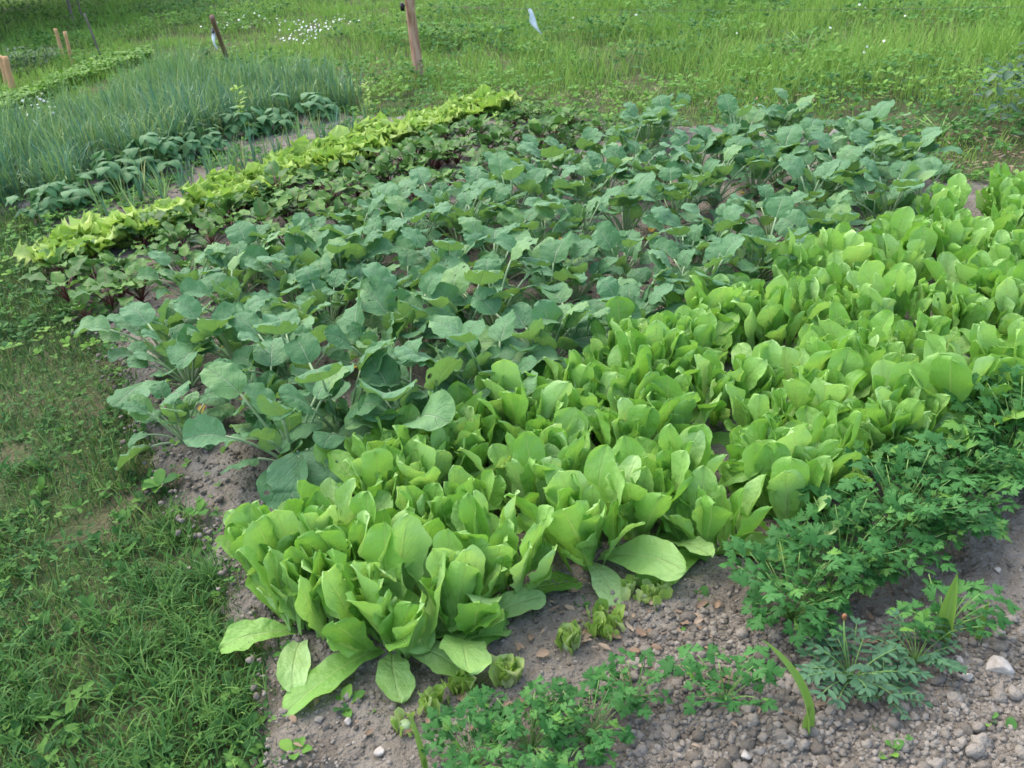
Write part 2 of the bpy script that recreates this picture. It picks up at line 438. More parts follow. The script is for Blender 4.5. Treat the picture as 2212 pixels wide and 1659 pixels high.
MAT['plastic'] = plain_mat('white_plastic', [(.3, (.62, .72, .78)), (.7, (.80, .86, .88))], scale=20, rough=.4, bump=.2, trans=.3)

# ------------------------------------------------------------------ regions on the ground
BED = [at(*p) for p in [(560, 1720), (590, 1560), (545, 1420), (480, 1260), (422, 1140), (350, 1040), (292, 900), (238, 760), (170, 650), (105, 560), (105, 490), (60, 455), (-120, 432), (-300, 400), (-60, 345), (200, 255),
                        (400, 195), (600, 200), (770, 250), (900, 250), (1080, 238), (1290, 256), (1450, 268), (1740, 276), (1900, 318), (2020, 380), (2212, 395), (2500, 470)]] + [np.array((5.0, 3.0)), np.array((2.2, .4))]
vn1, vn2, vn3, vn4 = VN(1), VN(2), VN(3), VN(4)

# ground sheet (structure)
def ground():
    x = np.concatenate([np.linspace(-900, -30, 12), np.linspace(-16, 10, 90), np.linspace(20, 900, 12)])
    y = np.concatenate([np.linspace(-900, -12, 10), np.linspace(-3, 26, 100), np.linspace(40, 900, 12)])
    X, Y = np.meshgrid(x, y, indexing='ij')
    Z = .03 * (vn1(X * .9 + 50, Y * .9 + 50) - .5) - .03 + .012 * (vn2(X * 4, Y * 4) - .5)
    V = np.stack([X, Y, Z], -1).reshape(-1, 3)
    return np_mesh('ground', V, [grid_faces(len(x) - 1, len(y) - 1)], mats=[MAT['thatch']])
tag(put('ground', ground()), 'brown and green turf ground under the grass and meadow', kind='structure')


def soil_h(X, Y):
    h = .010 * (vn1(X * 3, Y * 3) - .5) + .012 * (vn2(X * 11, Y * 11) - .5) + .015 * (vn3(X * 31, Y * 31) - .5) + .010 * (vn4(X * 70, Y * 70) - .5)
    return h


def soil():
    acc = Acc()
    poly = BED
    for (x0, x1, y0, y1, st) in ((-1.6, 2.6, .6, 2.2, .0085), (-5.6, 5.2, 2.2, 11.6, .04)):
        x = np.arange(x0, x1 + st / 2, st); y = np.arange(y0, y1 + st / 2, st)
        X, Y = np.meshgrid(x, y, indexing='ij')
        P = np.stack([X.ravel(), Y.ravel()], 1)
        ins = inside(P, poly); d = edge_dist(P, poly) * np.where(ins, 1, -1)
        d = d + .10 * (vn1(P[:, 0] * 7, P[:, 1] * 7) - .5)
        Z = .022 + soil_h(P[:, 0], P[:, 1]) - np.clip(.10 - d, 0, .4) * .45
        f = grid_faces(len(x) - 1, len(y) - 1)
        keep = (d[f] > -.12).any(1)
        acc.add(np.stack([P[:, 0], P[:, 1], Z], 1), [f[keep]])
    me = acc.mesh('garden_soil', MAT['soil'])
    return me
tag(put('garden_soil', soil()), 'dry grey brown garden soil of the vegetable beds', kind='structure')


def clods():
    acc = Acc()
    Vs, Fs = ico(2)
    rs = np.random.default_rng(5)
    variants = []
    for k in range(14):
        wb = wobble(rs, 6, 2.2)
        r = 1 + .75 * wb(Vs[:, 0] * 2 + Vs[:, 2], Vs[:, 1] * 2 - Vs[:, 2]) + rs.normal(0, .10, len(Vs))
        variants.append(Vs * r[:, None] * np.array((1, rs.uniform(.7, 1), rs.uniform(.55, .8))))
    def scatter(n, gen, smin, smax, pw):
        for i in range(n):
            p = gen()
            s = smin + (smax - smin) * rs.random() ** pw
            v = variants[rs.integers(len(variants))] * s
            v = rotz(v, rs.uniform(0, 6.28))
            z = .022 + soil_h(np.array([p[0]]), np.array([p[1]]))[0] + s * .05
            acc.add(v + np.array((p[0], p[1], z)), [Fs], rnd=rs.random())
    def nearpt():
        while True:
            q = (rs.uniform(480, 2300), rs.uniform(1130, 1700))
            p = at(*q)
            if inside(p[None], BED)[0]: return p
    def rightpt():
        return at(rs.uniform(1350, 2300), rs.uniform(1330, 1720))
    def leftstrip():
        t = rs.random(); pts = [(590, 1560), (465, 1260), (395, 1140), (320, 1040), (250, 900), (190, 760), (110, 600)]
        k = t * (len(pts) - 1); i = min(int(k), len(pts) - 2); f = k - i
        return at(pts[i][0] + (pts[i + 1][0] - pts[i][0]) * f, pts[i][1] + (pts[i + 1][1] - pts[i][1]) * f) + np.array((rs.uniform(.02, .4), rs.normal(0, .06)))
    def midpt():
        while True:
            p = at(rs.uniform(100, 1500), rs.uniform(250, 900))
            if inside(p[None], BED)[0]: return p
    scatter(6500, nearpt, .0018, .007, 2.0)
    scatter(5200, rightpt, .0022, .0095, 2.0)
    scatter(520, rightpt, .008, .021, 2.2)
    scatter(90, nearpt, .007, .014, 1.6)
    scatter(1300, leftstrip, .003, .012, 2.0)
    scatter(1500, midpt, .005, .018, 2.0)
    return acc.mesh('soil_clods', MAT['clod'])
tag(put('soil_clods', clods()), 'loose lumps of dry soil scattered over the beds', kind='stuff')

# ------------------------------------------------------------------ lettuces
rs = np.random.default_rng(21)
LET = {'heart': [], 'inner': [], 'mid': [], 'outer': [], 'flat': []}
for k in range(10):
    g = lambda a, b: rs.uniform(a, b)
    n_ = lambda V: np_mesh('lettuce_leaf', V[0], [V[1]], V[2], mats=[MAT['lettuce']])
    pr = ('lettuce', 'romaine', 'spoon')[k % 3]
    LET['heart'].append(n_(leaf(rs, g(.13, .17), g(.055, .075), pr, g(80, 100), g(66, 104), 1.5, g(.3, .7), .10, g(2, 4), .09, 6, .055, g(-.6, .6), 12, 8, .012, side=g(-.1, .1))))
    LET['inner'].append(n_(leaf(rs, g(.18, .225), g(.064, .092), pr, g(80, 98), g(62, 102), 2, g(.2, .6), .06, g(2, 3.5), .065, 6, .042, g(-.6, .6), 18, 12, .012, side=g(-.12, .12))))
    LET['mid'].append(n_(leaf(rs, g(.185, .24), g(.066, .104), pr, g(72, 90), g(48, 96), 1.8, g(.15, .5), .058, g(2, 3.5), .065, 6, .042, g(-.6, .6), 18, 12, .012, side=g(-.14, .14))))
    LET['outer'].append(n_(leaf(rs, g(.17, .22), g(.066, .104), pr, g(50, 70), g(5, 75), 1.5, g(.05, .4), .06, g(2, 3.5), .065, 6, .042, g(-.5, .5), 18, 12, .012, side=g(-.15, .15))))
    LET['flat'].append(n_(leaf(rs, g(.19, .235), g(.085, .115), 'romaine', g(20, 32), g(-30, -12), 1.0, g(.02, .2), .05, g(1.5, 2.6), .05, 5, .03, g(-.35, .35), 18, 12, .012, side=g(-.15, .15))))


def make_lettuce(x, y, sc, label, spec=None, flat=2, rnd=None, group='bright green lettuces of the front bed'):
    root = empty('lettuce', x, y, .020, random.uniform(0, 6.28), sc)
    tag(root, label, 'lettuce', group)
    az = random.uniform(0, 6.28)
    plan = spec or ([('heart', 4), ('inner', 6), ('mid', 9), ('outer', 7), ('flat', flat)] if y < 3.1 else [('heart', 2), ('inner', 6), ('mid', 8), ('outer', 5)])
    lean = (random.gauss(0, .08), random.gauss(0, .08))
    for typ, cnt in plan:
        for i in range(cnt):
            az += 2.39996 + random.gauss(0, .45)
            s = random.uniform(.70, 1.12)
            d = {'heart': .012, 'inner': .030, 'mid': .050, 'outer': .050, 'flat': .022}[typ] * random.uniform(.3, 1.4)
            M = Matrix.Rotation(lean[0], 4, 'X') @ Matrix.Rotation(lean[1], 4, 'Y') @ Matrix.Rotation(az, 4, 'Z') @ Matrix.Translation((random.gauss(0, .010), d, {'heart': .015, 'inner': .008, 'mid': .004, 'outer': .0, 'flat': .0}[typ])) \
                @ Matrix.Rotation(random.gauss(0, .45 if typ != 'flat' else .15), 4, 'Z') @ Matrix.Rotation(random.gauss(0, .14), 4, 'Y') @ Matrix.Rotation(random.gauss(0, .13), 4, 'X') @ Matrix.Diagonal((s * random.uniform(.85, 1.12), s, s, 1))
            put('leaf', random.choice(LET[typ]), root, M)
    return root


def extra_leaf(root, typ, px, py, s=1.0, k=0):
    """an outer leaf that points along the ground towards a spot"""
    w = at(px, py)
    d = w - np.array(root.location[:2])
    az = math.atan2(d[1], d[0]) - PI / 2 - root.rotation_euler.z
    M = Matrix.Rotation(az, 4, 'Z') @ Matrix.Translation((0, .02, 0)) @ Matrix.Diagonal((s, s, s, 1))
    return put('leaf', LET[typ][k], root, M)


def row_pts(a, b, step, jit=.03, s0=0.0):
    a = np.array(a, float); b = np.array(b, float)
    L = np.linalg.norm(b - a); n = max(1, int(round(L / step)))
    pts = [a + (b - a) * ((i + .5 * s0) / n) + np.array((random.gauss(0, jit), random.gauss(0, jit))) for i in range(n + 1)]
    return sorted(pts, key=lambda p: float((p - a) @ (b - a)))         # in order along the row, so that counted labels are true


ROWS = [  # start, end, words for the row
    ((.50, 1.84), (2.55, 3.02), 'front row beside the parsley'),
    ((-.33, 1.63), (2.60, 3.33), 'second row behind the parsley'),
    ((-.60, 1.73), (2.62, 3.58), 'middle row of the lettuce bed'),
    ((-.57, 1.99), (2.62, 3.86), 'fourth row from the parsley'),
    ((-.46, 2.18), (2.58, 4.10), 'back row beside the cabbages'),
]
for ri, (a, b, wd) in enumerate(ROWS):
    pts = row_pts(a, b, .178, .034)
    for i, p in enumerate(pts):
        if seen_x(*p) > 2300: continue                       # wholly outside the frame
        big = random.uniform(.90, 1.18)
        if ri == 4 and i < 2: big *= .94
        if ri == 1 and i == 0:
            r = make_lettuce(p[0], p[1], 1.18, 'large open lettuce nearest the camera with outer leaves spread flat on the soil', [('heart', 4), ('inner', 6), ('mid', 9), ('outer', 3)])
            for typ, x, y, s, k in (('flat', 1160, 1370, 1.05, 0), ('flat', 1020, 1470, .95, 1), ('flat', 850, 1500, .7, 2), ('flat', 720, 1490, 1.1, 3), ('outer', 700, 1370, 1.1, 4), ('outer', 900, 1480, .95, 5)):
                extra_leaf(r, typ, x, y, s, k)
        elif ri == 2 and i == 0:
            r = make_lettuce(p[0], p[1], 1.05, 'lettuce at the corner of the bed touching the grass path', [('heart', 4), ('inner', 6), ('mid', 8), ('outer', 4)])
            for typ, x, y, s, k in (('flat', 520, 1400, .85, 0), ('flat', 640, 1460, .85, 5), ('outer', 500, 1200, .85, 2)):
                extra_leaf(r, typ, x, y, s, k)
        elif ri == 0 and i == 0:
            r = make_lettuce(p[0], p[1], 1.0, 'drooping lettuce with long pale stalks between the cut stumps and the parsley', [('heart', 3), ('inner', 5), ('mid', 5), ('outer', 6)])
            for typ, x, y, s, k in (('flat', 1440, 1260, 1.1, 1), ('outer', 1430, 1180, 1.1, 3), ('flat', 1700, 1230, 1.1, 2)):
                extra_leaf(r, typ, x, y, s, k)
        else:
            where = 'grass path' if ri else 'cut stumps'
            make_lettuce(p[0], p[1], big, 'bright green lettuce, %s from the %s in the %s' % (nth(i), where, wd), flat=(4 if ri == 1 and i < 5 else 2 if ri < 3 and i < 4 else 1))

for px, py, sc, lb in ((585, 1262, 1.0, 'lettuce right behind the corner one at the grass path'), (705, 1232, 1.0, 'lettuce filling the gap between the corner lettuce and the cabbages'), (745, 1330, .95, 'lettuce squeezed between the corner lettuce and the large open one')):
    p = at(px, py); make_lettuce(p[0], p[1], sc, lb, [('heart', 3), ('inner', 6), ('mid', 8), ('outer', 5)])

for px, py, sc, lb in ((1905, 990, 1.22, 'tall lettuce with broad upright leaves rising from the upper edge of the parsley'), (2050, 950, 1.28, 'tallest broad-leaved lettuce above the parsley near the right edge'), (1745, 1075, 1.1, 'open lettuce with spoon-shaped upright leaves just above the parsley'), (2190, 905, 1.2, 'broad-leaved lettuce cut by the right edge above the parsley')):
    p = at(px, py); make_lettuce(p[0], p[1], sc, lb, [('heart', 3), ('inner', 6), ('mid', 9), ('outer', 6)])

# cut lettuce stumps sprouting again
rs = np.random.default_rng(33)
def stump_mesh(n, h, spread):
    acc = Acc(); st = Acc()
    for i in range(n):
        r = spread * math.sqrt(rs.random()); a = rs.uniform(0, 6.28)
        L = h * rs.uniform(.5, 1.1)
        V, f, uv = leaf(rs, L, L * rs.uniform(.5, .85), 'fan', rs.uniform(70, 95), rs.uniform(45, 90), 1.3, .5, .06, 2, .06, 5, .03, 0, 6, 5)
        V = rotz(V, rs.uniform(0, 6.28)) + np.array((r * math.cos(a), r * math.sin(a), 0))
        acc.add(V, [f], uv, rs.random())
    P = np.array([(0, 0, -.02), (0, 0, .006), (0, 0, .018)])
    V, f = tube(P, .018, .012, 8); st.add(V, f)
    return acc.mesh('regrowth', MAT['regrowth']), st.mesh('stump', MAT['brassica_stalk'])
STW = ['partly hidden at the end of the row', 'beside the lower parsley', 'low and bright, just left of the parsley', 'dense and upright, behind the lower parsley leaves', 'with one pale leaf standing up',
       'wide and frayed, in the middle of the stump row', 'shredded and pale, beside the drooping lettuce']
for k, (px, py, n, h, sp) in enumerate([(880, 1590, 12, .035, .03), (945, 1550, 18, .05, .035), (1010, 1505, 22, .05, .035), (1100, 1482, 26, .065, .03), (1230, 1412, 20, .06, .026), (1305, 1372, 34, .05, .048), (1395, 1308, 34, .045, .055)]):
    p = at(px, py)
    r = empty('lettuce_stump', p[0], p[1], .022); tag(r, 'cut lettuce stump sprouting small leaves, ' + STW[k], 'lettuce stump', 'cut lettuce stumps in a row')
    a, b = stump_mesh(n, h, sp); put('regrowth', a, r); put('stump', b, r)

# ------------------------------------------------------------------ brassicas (large blue-green leaves)
rs = np.random.default_rng(41)
BR = {'inner': [], 'mid': [], 'outer': [], 'low': [], 'big': []}
BS = {k: [] for k in BR}
RAW = {k: [] for k in BR}
for typ, els, eb, Ls, Lb in (('inner', (82, 74), (80, 50), (.08, .14), (.070, .10)), ('mid', (76, 58), (52, 4), (.14, .23), (.08, .122)), ('outer', (62, 38), (34, -26), (.13, .22), (.08, .125)), ('low', (40, 14), (10, -38), (.10, .16), (.085, .125)), ('big', (66, 34), (14, -58), (.08, .14), (.135, .17))):
    for k in range(10):
        g = rs.uniform
        sl_ = g(*Ls); e0 = els[0] + g(-8, 8); e1 = els[1] + g(-12, 12)
        P = arc_pts(sl_, e0, e1, 1.3, 7)
        b0 = eb[0] + g(-22, 22); b1 = eb[1] + g(-26, 28)
        L = g(*Lb)
        V, f, uv = leaf(rs, L, L * g(.86, 1.06), ('round', 'brassica', 'round', 'round')[k % 4], b0, b1, g(1.1, 1.8), g(-.22, .34), g(.02, .052), g(2, 3.6), .035, g(5, 9), .04, g(-.7, .7), 16, 12, .03, (P[-1][1], P[-1][2]), g(-.14, .14))
        BR[typ].append(np_mesh('brassica_leaf', V, [f], uv, mats=[MAT['brassica']]))
        V2, f2 = tube(P, .0048, .0030, 6)
        a = Acc(); a.add(V2, f2); BS[typ].append(a.mesh('brassica_stalk', MAT['brassica_stalk']))
        RAW[typ].append((V, f, uv, V2, f2))


def brassica_plan(n):
    az = random.uniform(0, 6.28)
    for typ, cnt in zip(('inner', 'mid', 'outer', 'low', 'big'), n):
        for i in range(cnt):
            az += 2.39996 + random.gauss(0, .35)
            s = random.uniform(.72, 1.2)
            k = random.randrange(10)
            yield typ, k, Matrix.Rotation(az, 4, 'Z') @ Matrix.Translation((0, .006, 0)) @ Matrix.Rotation(random.gauss(0, .2), 4, 'Y') @ Matrix.Rotation(random.gauss(0, .12), 4, 'X') @ Matrix.Diagonal((s, s, s, 1))


def brassica_far():
    lf = Acc(); st = Acc()
    for typ, k, M in brassica_plan((4, 8, 7, 2)):
        V, f, uv, V2, f2 = RAW[typ][k]
        t = np.array(M.translation)
        lf.add(rotm(V, M) + t, [f], uv, random.random()); st.add(rotm(V2, M) + t, f2)
    return lf.mesh('brassica_foliage', MAT['brassica']), st.mesh('brassica_stalks', MAT['brassica_stalk'])
BFAR = [brassica_far() for _ in range(12)]


def make_brassica(x, y, sc, label, n=(4, 7, 6, 1)):
    root = empty('cabbage_plant', x, y, .02, random.uniform(0, 6.28), sc)
    tag(root, label, 'cabbage plant', 'blue green cabbage plants of the middle bed')
    if y > 3.75:                                     # leaves too small in the picture to be parts
        a, b = random.choice(BFAR); put('foliage', a, root); put('stalks', b, root)
        return root
    for typ, k, M in brassica_plan(n):
        lf = put('leaf', BR[typ][k], root, M)
        put('stalk', BS[typ][k], lf)
    return root


BROWS = [((-.70, 2.33), at(1965, 480), 'row beside the lettuces'), (at(480, 950), at(1935, 410), 'second row from the lettuces'), (at(415, 850), at(1880, 352), 'third row from the lettuces'),
         (at(410, 765), at(1715, 312), 'fourth row from the lettuces'), (at(425, 690), at(1470, 308), 'row beside the beets')]
for ri, (a, b, wd) in enumerate(BROWS):
    pts = row_pts(a, b, .192, .05)
    for i, p in enumerate(pts):
        if ri == 0 and i in (0,):
            make_brassica(p[0], p[1], 1.25, 'largest blue green cabbage plant at the corner beside the grass path', (4, 6, 3, 4, 7))
            continue
        make_brassica(p[0], p[1], random.uniform(.88, 1.1) * (1.18 if ri == 0 and i < 6 else .92 if ri >= 4 else 1), 'broad-leaved blue-green cabbage plant, %s from the grass path, %s' % (nth(i), wd), (4, 7, 7, 2 if ri and i else 4) if ri or i > 6 else (4, 6, 3, 3, 5))

def yellow_leaves():
    acc = Acc()
    for i in range(60):
        p = at(rs.uniform(380, 1800), rs.uniform(330, 1000))
        if not inside(p[None], [at(*q) for q in [(600, 1040), (380, 850), (430, 700), (1300, 320), (1760, 290), (1960, 500), (900, 900)]])[0]: continue
        L = rs.uniform(.03, .075)
        V, f, uv = leaf(rs, L, L * .7, 'round', rs.uniform(0, 40), rs.uniform(-60, 20), 1, .2, .08, 2, .1, 4, .06, rs.normal(0, .4), 6, 5)
        acc.add(rotz(V, rs.uniform(0, 6.28)) + np.array((p[0], p[1], rs.uniform(.03, .10))), [f], uv, rs.random())
    return acc.mesh('yellow_leaves', MAT['yellowleaf'])
MAT['yellowleaf'] = leaf_mat('yellowed_leaf', [(0, (.45, .24, .04)), (.6, (.55, .40, .06)), (1, (.45, .42, .10))], vamt=.0, trans=.25, rough=.6, mott=.3, bump=.3)
tag(put('yellow_leaves', yellow_leaves()), 'yellowed leaves fallen among the cabbage stalks', kind='stuff')

# ------------------------------------------------------------------ beets
rs = np.random.default_rng(51)
def beet_variant(n, h):
    lf = Acc(); st = Acc()
    az = rs.uniform(0, 6.28)
    for i in range(n):
        az += 2.4 + rs.normal(0, .3)
        f_ = i / max(1, n - 1)
        P = arc_pts(h * rs.uniform(.5, 1.05), 84 - 38 * f_ + rs.normal(0, 6), 70 - 50 * f_ + rs.normal(0, 8), 1.2, 5)
        L = rs.uniform(.055, .09)
        V, f, uv = leaf(rs, L, L * rs.uniform(.62, .82), 'beet', 55 - 45 * f_ + rs.normal(0, 12), 15 - 55 * f_ + rs.normal(0, 14), 1.3, .2, .08, 2.4, .05, 5, .04, rs.normal(0, .3), 8, 6, .03, (P[-1][1], P[-1][2]))
        lf.add(rotz(V, az), [f], uv, rs.random())
        V, f = tube(P, .0030, .0018, 5); st.add(rotz(V, az), f)
    return lf.mesh('beet_foliage', MAT['beet']), st.mesh('beet_stalks', MAT['beet_stalk'])
BEET = [beet_variant(rs.integers(9, 14), rs.uniform(.07, .115)) for _ in range(10)]
GROWS = [((138, 612), (1165, 258), 'row beside the frilly lettuces', .095), ((165, 652), (1250, 272), 'middle beet row', .095), ((200, 695), (1300, 298), 'row beside the cabbages', .095)]
for ri, (a, b, wd, st_) in enumerate(GROWS):
    pts = row_pts(at(*a), at(*b), st_, .045)
    pts = [p for p in pts if random.random() > .05]
    for i, p in enumerate(pts):
        sc = random.uniform(1.0, 1.5)
        if i >= len(pts) - 6: sc *= .75
        r = empty('beet_plant', p[0], p[1], .02, random.uniform(0, 6.28), sc)
        tag(r, 'small red-stalked beet plant, %s from the grass path, %s' % (nth(i), wd), 'beet plant', 'beet plants with red stalks')
        k = random.randrange(len(BEET))
        put('foliage', BEET[k][0], r); put('stalks', BEET[k][1], r)
for j, (px, py) in enumerate(((1165, 330), (1195, 322))):   # two bigger bright beets near the far end
    p = at(px, py)
    r = empty('beet_plant', p[0], p[1], .02, 1.3 * j, 1.55)
    tag(r, ('tall glossy beet plant with upright light green leaves before the cabbages', 'tall glossy beet plant with light leaves behind its twin at the far row end')[j], 'beet plant', 'beet plants with red stalks')
    put('foliage', BEET[j][0], r); put('stalks', BEET[j][1], r)

# ------------------------------------------------------------------ curly yellow-green lettuce row
rs = np.random.default_rng(61)
def curly_variant():
    lf = Acc(); az = rs.uniform(0, 6.28)
    n = rs.integers(30, 38)
    for i in range(n):
        az += 2.4 + rs.normal(0, .2); f_ = i / (n - 1)
        L = rs.uniform(.045, .095) * (.8 + .35 * f_)
        V, f, uv = leaf(rs, L, L * rs.uniform(.75, 1.0), 'fan', 90 - 36 * f_ + rs.normal(0, 12), 76 - 70 * f_ + rs.normal(0, 20), 1.5, .25, .19, 5.0, .16, 9, .06, rs.normal(0, .4), 13, 9)
        lf.add(rotz(V + np.array((rs.normal(0, .012), .012 + .02 * f_ * rs.random(), 0)), az), [f], uv, rs.random())
    return lf.mesh('curly_lettuce', MAT['curly'])
CURLY = [curly_variant() for _ in range(9)]
pts = row_pts(at(135, 590), at(1035, 250), .088, .06)
for i, p in enumerate(pts):
    for_lab = nth(i)
    o = put('curly_lettuce', CURLY[random.randrange(9)])
    s = random.uniform(1.5, 2.2)
    o.location = (p[0], p[1], .02); o.rotation_euler = (0, 0, random.uniform(0, 6.28)); o.scale = (s, s, s * random.uniform(.8, 1.1))
    tag(o, 'frilly yellow-green lettuce, %s from the grass path in its long row' % for_lab, 'lettuce', 'row of frilly yellow green lettuces')
p = at(1092, 243)
o = put('curly_lettuce', CURLY[2]); o.location = (p[0], p[1], .02); o.scale = (.7, .7, .95)
tag(o, 'small pale lettuce standing alone past the far end of the frilly row', 'lettuce', 'row of frilly yellow green lettuces')
p = at(600, 262)

# ------------------------------------------------------------------ beans
rs = np.random.default_rng(71)
def bean_variant(n):
    lf = Acc(); st = Acc()
    az = rs.uniform(0, 6.28)
    for i in range(n):
        az += 2.4 + rs.normal(0, .3); f_ = (i + .5) / n
        P = arc_pts(rs.uniform(.08, .26), 88 - 44 * f_, 75 - 62 * f_, 1.2, 5)
        V, f = tube(P, .0025, .0015, 5); st.add(rotz(V, az), f)
        for da, off in ((0, .012), (1.25, 0), (-1.25, 0)):
            L = rs.uniform(.085, .125)
            V, f, uv = leaf(rs, L, L * .80, 'bean', rs.uniform(-45, 30), rs.uniform(-85, -45), 1.0, -.12, .03, 1.5, 0, 5, .03, 0, 8, 6)
            V = rotz(V + np.array((0, off, 0)), da) + P[-1]
            lf.add(rotz(V, az), [f], uv, rs.random())
    return lf.mesh('bean_foliage', MAT['bean']), st.mesh('bean_stems', MAT['stem'])
BW = ['beside the grass path at the near end of the row', 'second from the grass path, low and spreading', 'third from the grass path, with large drooping leaves', 'beside the bare patch of soil, with large drooping leaves', 'behind the young onions, small',
      'in the middle of the row, small', 'behind the tall yellow flowering plant', 'beside the tall yellow flowering plant', 'at the far end of the row']
for k, (px, py, s) in enumerate([(115, 470, .9), (185, 445, .9), (260, 415, 1.0), (335, 385, 1.1), (400, 352, .9), (455, 338, .8), (545, 300, .9), (615, 285, 1.0), (700, 262, .9)]):
    p = at(px, py)
    r = empty('bean_plant', p[0], p[1], .015, k * 1.1, s); tag(r, 'dark green bush bean, ' + BW[k], 'bean plant', 'bush beans in front of the onions')
    a, b = bean_variant(17); put('foliage', a, r); put('stems', b, r)

# the tall yellowish flowering weed among the beans
def tall_yellow():
    lf = Acc(); st = Acc()
    P = np.array([(0, 0, 0), (.01, 0, .12), (.005, .01, .25), (.02, .01, .36)])
    V, f = tube(P, .005, .0025, 6); st.add(V, f)
    for i in range(34):
        z = rs.uniform(.08, .37); L = rs.uniform(.035, .07)
        V, f, uv = leaf(rs, L, L * .5, 'oval', rs.uniform(10, 55), rs.uniform(-30, 20), 1, .2, .05, 2, .05, 5, .03, 0, 5, 4)
        lf.add(rotz(V, rs.uniform(0, 6.28)) + np.array((.012, .004, z)), [f], uv, rs.random())
    return lf.mesh('foliage', MAT['curly']), st.mesh('stem', MAT['stem'])
for px, py, s, lb in ((533, 305, 1.0, 'tall yellow green flowering plant rising above the bush beans'), (1075, 318, .55, 'small yellow green sprig among the far beets'), (800, 268, .75, 'leafy yellow green plant behind the frilly lettuce row')):
    p = at(px, py)
    r = empty('flowering_weed', p[0], p[1], .015, 0, s); tag(r, lb, 'weed')
    a, b = tall_yellow(); put('foliage', a, r); put('stem', b, r)


# ------------------------------------------------------------------ blades (grass, onions)
def blades(N, P, h, w, az, el0, el1, rnd, segs=3, seed=0):
    """N curved tapering blades in one go; P (N,3)"""
    k = segs
    t = np.linspace(0, 1, k + 1)
    el = np.radians(el0[:, None] + (el1 - el0)[:, None] * t[None] ** 1.4)
    dt = h[:, None] / k
    elm = (el[:, 1:] + el[:, :-1]) / 2
    rr = np.concatenate([np.zeros((N, 1)), np.cumsum(np.cos(elm) * dt, 1)], 1)
    zz = np.concatenate([np.zeros((N, 1)), np.cumsum(np.sin(elm) * dt, 1)], 1)
    wt = w[:, None] * np.concatenate([[.75], np.interp(t[1:], [0, .4, .8, 1], [1, 1, .6, .06])])[None] / 2
    ca, sa = np.cos(az)[:, None], np.sin(az)[:, None]
    cx = P[:, :1] + rr * ca; cy = P[:, 1:2] + rr * sa; cz = P[:, 2:] + zz
    A = np.stack([cx - sa * wt, cy + ca * wt, cz], -1); B = np.stack([cx + sa * wt, cy - ca * wt, cz], -1)
    V = np.stack([A, B], 2).reshape(N, -1, 3)          # N, 2(k+1), 3
    base = (np.arange(N) * 2 * (k + 1))[:, None, None]
    q = np.array([[2 * i, 2 * i + 1, 2 * i + 3, 2 * i + 2] for i in range(k)])[None]
    f = (q + base).reshape(-1, 4)
    return V.reshape(-1, 3), f, np.repeat(rnd, 2 * (k + 1))


def blade_mesh(name, mat, sets):
    acc = Acc()
    for V, f, r in sets: acc.add(V, [f], None, r)
    return acc.mesh(name, mat)


# onions: the thick bed is one mass, the young onions in front are plants of their own
rs = np.random.default_rng(81)
OPOLY = [at(*p) for p in [(-260, 430), (40, 445), (180, 425), (330, 365), (520, 300), (640, 268), (770, 240), (800, 225), (760, 222), (600, 206), (400, 214), (200, 285), (-60, 385), (-300, 425)]]
def onion_bed():
    lo = np.min(OPOLY, 0); hi = np.max(OPOLY, 0)
    sets = []
    N = 4000
    P = rs.uniform(lo, hi, (N * 2, 2)); P = P[inside(P + .5 * (np.stack([vn1(P[:, 0] * 2.3, P[:, 1] * 2.3), vn2(P[:, 0] * 2.3, P[:, 1] * 2.3)], 1) - .5), OPOLY)][:N]
    reps = 6
    P = np.repeat(P, reps, 0) + rs.normal(0, .012, (len(P) * reps, 2))
    n = len(P)
    # blue-green towards the back left, yellower and shorter towards the front right
    u = (P[:, 0] - lo[0]) / (hi[0] - lo[0]); v = (P[:, 1] - lo[1]) / (hi[1] - lo[1])
    ax = np.array(OPOLY[1]); bx = np.array(OPOLY[6]); dd = bx - ax; nn = np.array((-dd[1], dd[0])) / np.linalg.norm(dd)
    depth = np.clip(((P - ax) @ nn) / 2.0, 0, 1)
    h = rs.uniform(.20, .40, n) * (.85 + .25 * depth)
    w = rs.uniform(.005, .0095, n)
    h = h * (.72 + .55 * vn2(P[:, 0] * 3.1, P[:, 1] * 3.1)) * rs.choice([1, 1, 1, 1.3, .7], n)
    el0 = rs.uniform(66, 98, n); droop = rs.random(n) < (.45 - .3 * depth)
    el1 = np.where(droop, rs.uniform(-40, 40, n), rs.uniform(45, 90, n))
    rnd = .22 * (vn3(P[:, 0] * 1.7, P[:, 1] * 1.7) - .5) + np.clip(rs.beta(2, 2.6, n) * (1.2 - .6 * depth) + .03, 0, .93)
    rnd = np.clip(rnd, .0, .93); rnd = np.where(rs.random(n) < .05 * (1.3 - depth), rs.uniform(.93, .99, n), rnd)
    sets.append(blades(n, np.column_stack([P, np.full(n, .015)]), h, w, rs.uniform(0, 6.28, n), el0, el1, rnd, 4))
    return blade_mesh('onion_foliage', MAT['onion'], sets)
tag(put('onion_foliage', onion_bed()), 'thick bed of blue green onion leaves behind the beans', kind='stuff')

